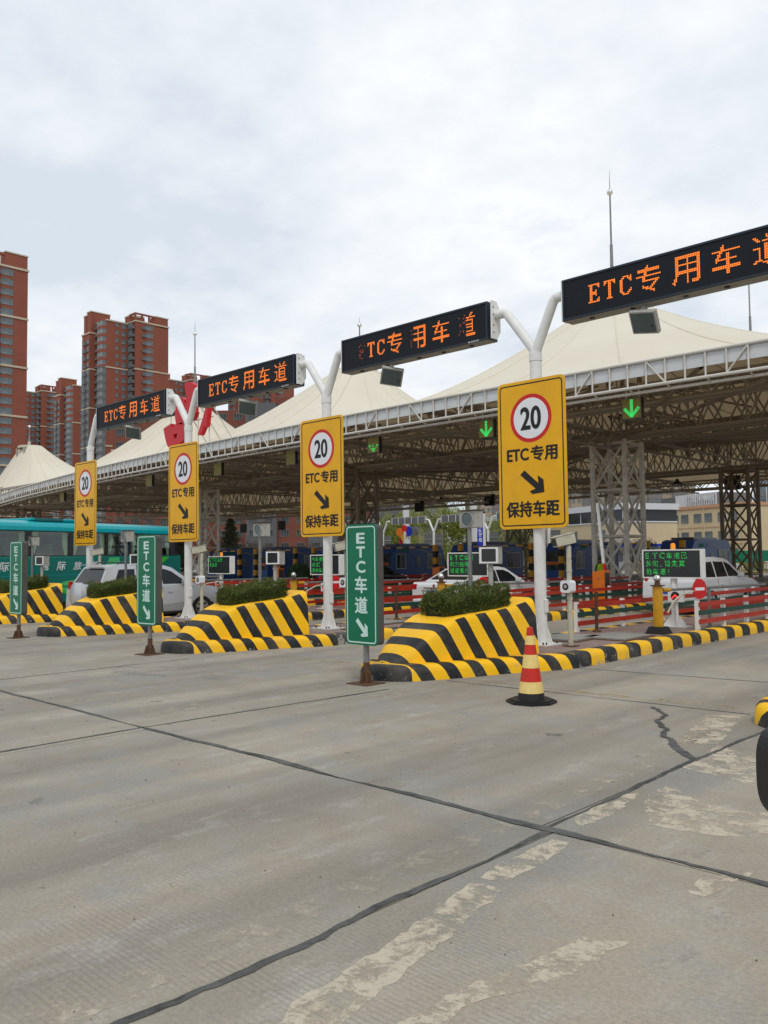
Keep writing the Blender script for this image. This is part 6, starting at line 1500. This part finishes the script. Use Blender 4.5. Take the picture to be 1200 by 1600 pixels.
# ------------------------------------------------------------------ trees
def tree(loc, label, kind, h, w, mat, seed, nleaf=5200, group=None, cat='tree'):
    rnd = random.Random(seed); t = thing(kind, label, cat, loc, rnd.uniform(0, 6), group)
    b = MB(); tips = []
    def limb(p, d, ln, r, lv):
        pts = [p]; q = p
        for i in range(5):
            d = (d + Vector((rnd.uniform(-1, 1), rnd.uniform(-1, 1), rnd.uniform(-.3, .5))) * .16).normalized(); q = q + d * ln / 5; pts.append(q)
        b.path(pts, [r * (1 - .12 * i) for i in range(6)], 5 if lv else 8)
        if lv < (2 if nleaf else 4):
            for k in range(5 if lv else 8):
                c = pts[rnd.randint(1 if lv else 2, 5)]; a = rnd.uniform(0, 2 * pi); limb(c, (Vector((cos(a), sin(a), rnd.uniform(.2, 1.3)))).normalized(), ln * rnd.uniform(.45, .7), r * .45, lv + 1)
        tips.extend(pts[2:])
    limb(Vector((0, 0, 0)), Vector((0, 0, 1)), h * .55, h * .02, 0)
    b.build('trunk_and_limbs', 'bark' if nleaf else 'twigs', t)
    if nleaf:
        f = MB(); cl = [c for c in tips if c.z > h * .25]; cl += [Vector((rnd.gauss(0, w * .25), rnd.gauss(0, w * .25), rnd.uniform(h * .35, h * .97))) for _ in range(26)]
        blobs = [(c, rnd.uniform(.35, .9)) for c in rnd.sample(cl, min(len(cl), 60))]
        for _ in range(nleaf):
            c, s = rnd.choice(blobs); g_ = Vector((rnd.gauss(0, 1), rnd.gauss(0, 1), rnd.gauss(0, 1))) * s * w * .09; p = c + g_
            if kind == 'willow_tree': p.z -= abs(rnd.gauss(0, 1)) * h * .08
            if p.z < h * .12: continue
            d = Vector((rnd.uniform(-1, 1), rnd.uniform(-1, 1), rnd.uniform(-1, .4))).normalized(); s_ = d.orthogonal().normalized(); L1 = rnd.uniform(.18, .42); w1 = L1 * .32
            f.add([p - s_ * w1, p + d * L1 * .5 - s_ * 0, p + s_ * w1, p + d * L1], [(0, 1, 3), (1, 2, 3)])
        o = f.build('crown', mat, t); o['kind'] = 'stuff'
    return t
def conifer(loc, label, h, w, seed):
    rnd = random.Random(seed); t = thing('conifer', label, 'tree', loc, 0, 'evergreens behind the booths')
    b = MB(); b.tube((0, 0, 0), (0, 0, h), .14, .02, n=8); b.build('trunk', 'bark', t); f = MB(); tw_ = MB()
    z = .6
    while z < h:
        rr = w / 2 * (1 - (z / h) ** 1.1) + .12; nbr = 9
        for k in range(nbr):
            a = 2 * pi * k / nbr + rnd.uniform(-.4, .4); ln = rr * rnd.uniform(.65, 1.15); d = Vector((cos(a), sin(a), -.22)); tw_.tube((0, 0, z), Vector((0, 0, z)) + d * ln, .025, .008, n=4)
            for i in range(44):
                u = rnd.uniform(.15, 1.05); p = Vector((0, 0, z)) + d * ln * u + Vector((rnd.gauss(0, .12), rnd.gauss(0, .12), rnd.gauss(0, .05))); q = Vector((rnd.uniform(-1, 1), rnd.uniform(-1, 1), rnd.uniform(-.6, .3))).normalized(); s_ = q.orthogonal().normalized(); L1 = rnd.uniform(.16, .36)
                f.add([p - s_ * .06, p + s_ * .06, p + q * L1], [(0, 1, 2)])
        z += rnd.uniform(.24, .34)
    tw_.build('branches', 'bark', t); o = f.build('needles', 'conifer', t); o['kind'] = 'stuff'; return t
conifer((-86.8, 62.2, 0), 'tall evergreen against the pale gap under the canopy', 6.9, 6.0, 3)
conifer((-91.0, 57.5, 0), 'second evergreen partly behind the third lattice column', 6.0, 4.4, 4)
sp = [(-84.6, 92.5, 9.5, 8), (-80.5, 96.5, 10.5, 9), (-75.5, 99.0, 10, 8.5), (-71, 103, 9, 8), (-88.5, 91, 8.5, 8), (-66.5, 106, 8, 7)]
lbs = ['bright green willow behind the coloured discs', 'bright green willow left of the round signal lamp, tallest', 'bright green willow behind the round signal lamp', 'bright green willow behind the narrow blue sign', 'bright green willow behind the nearest green sign', 'bright green willow behind the nearest yellow sign']
for i, (x, y, h, w) in enumerate(sp): tree((x, y, 0), lbs[i], 'willow_tree', h, w, 'willow', 11 + i, 15000, 'willows in spring leaf')
bt = [(-92, 70, 5.5), (-86, 75, 5.0), (-98, 68, 5.5), (-81, 78, 5), (-103, 62, 5), (-100, 78, 6)]
for i, (x, y, h) in enumerate(bt): tree((x, y, 0), 'bare brown tree %s' % ['beside the tall evergreen', 'above the booth right of the square display', 'behind the tall evergreen', 'behind the second yellow sign post', 'at the left end of the row', 'in front of the grey and red block'][i], 'bare_tree', h, 4, None, 31 + i, 0, 'bare trees behind the booths')
for i, (x, y) in enumerate(((-60.5, 85.5), (-57.0, 87.0), (-54.0, 88.5), (-64, 83.5))): tree((x, y, 0), 'bare shrub before the cream wall, %s of the row' % ['second from the left', 'third from the left', 'rightmost', 'leftmost'][i], 'bare_shrub', 4.4, 4, None, 51 + i, 0, 'bare shrubs before the cream wall')
def bush(loc, label, h, seed):
    rnd = random.Random(seed); t = thing('round_bush', label, 'bush', loc); f = MB()
    for _ in range(2600):
        d = Vector((rnd.gauss(0, 1), rnd.gauss(0, 1), rnd.gauss(0, 1))).normalized(); p = Vector((0, 0, h * .55)) + d * h * .42 * rnd.uniform(.7, 1.05); q = Vector((rnd.uniform(-1, 1), rnd.uniform(-1, 1), rnd.uniform(-1, 1))).normalized(); s_ = q.orthogonal().normalized()
        f.add([p - s_ * .03, p + s_ * .03, p + q * .1], [(0, 1, 2)])
    o = f.build('foliage', 'bush', t); o['kind'] = 'stuff'; b = MB(); b.tube((0, 0, .1), (0, 0, h * .6), .05, n=6); b.build('stem', 'bark', t)
bush((-35.2, 29.8, 0), 'round dark bush left of the second yellow mast, before a striped post', 1.55, 1)
bush((-55.0, 77.5, 0), 'dark bush behind the booth left of the nearest mast', 5.0, 2)
bush((-31.5, 62, 0), 'dark bush between the right booth and the brown lattice column', 3.2, 3)
for o in list(bpy.data.objects):
    if o.name.startswith('x'): bpy.data.objects.remove(o)
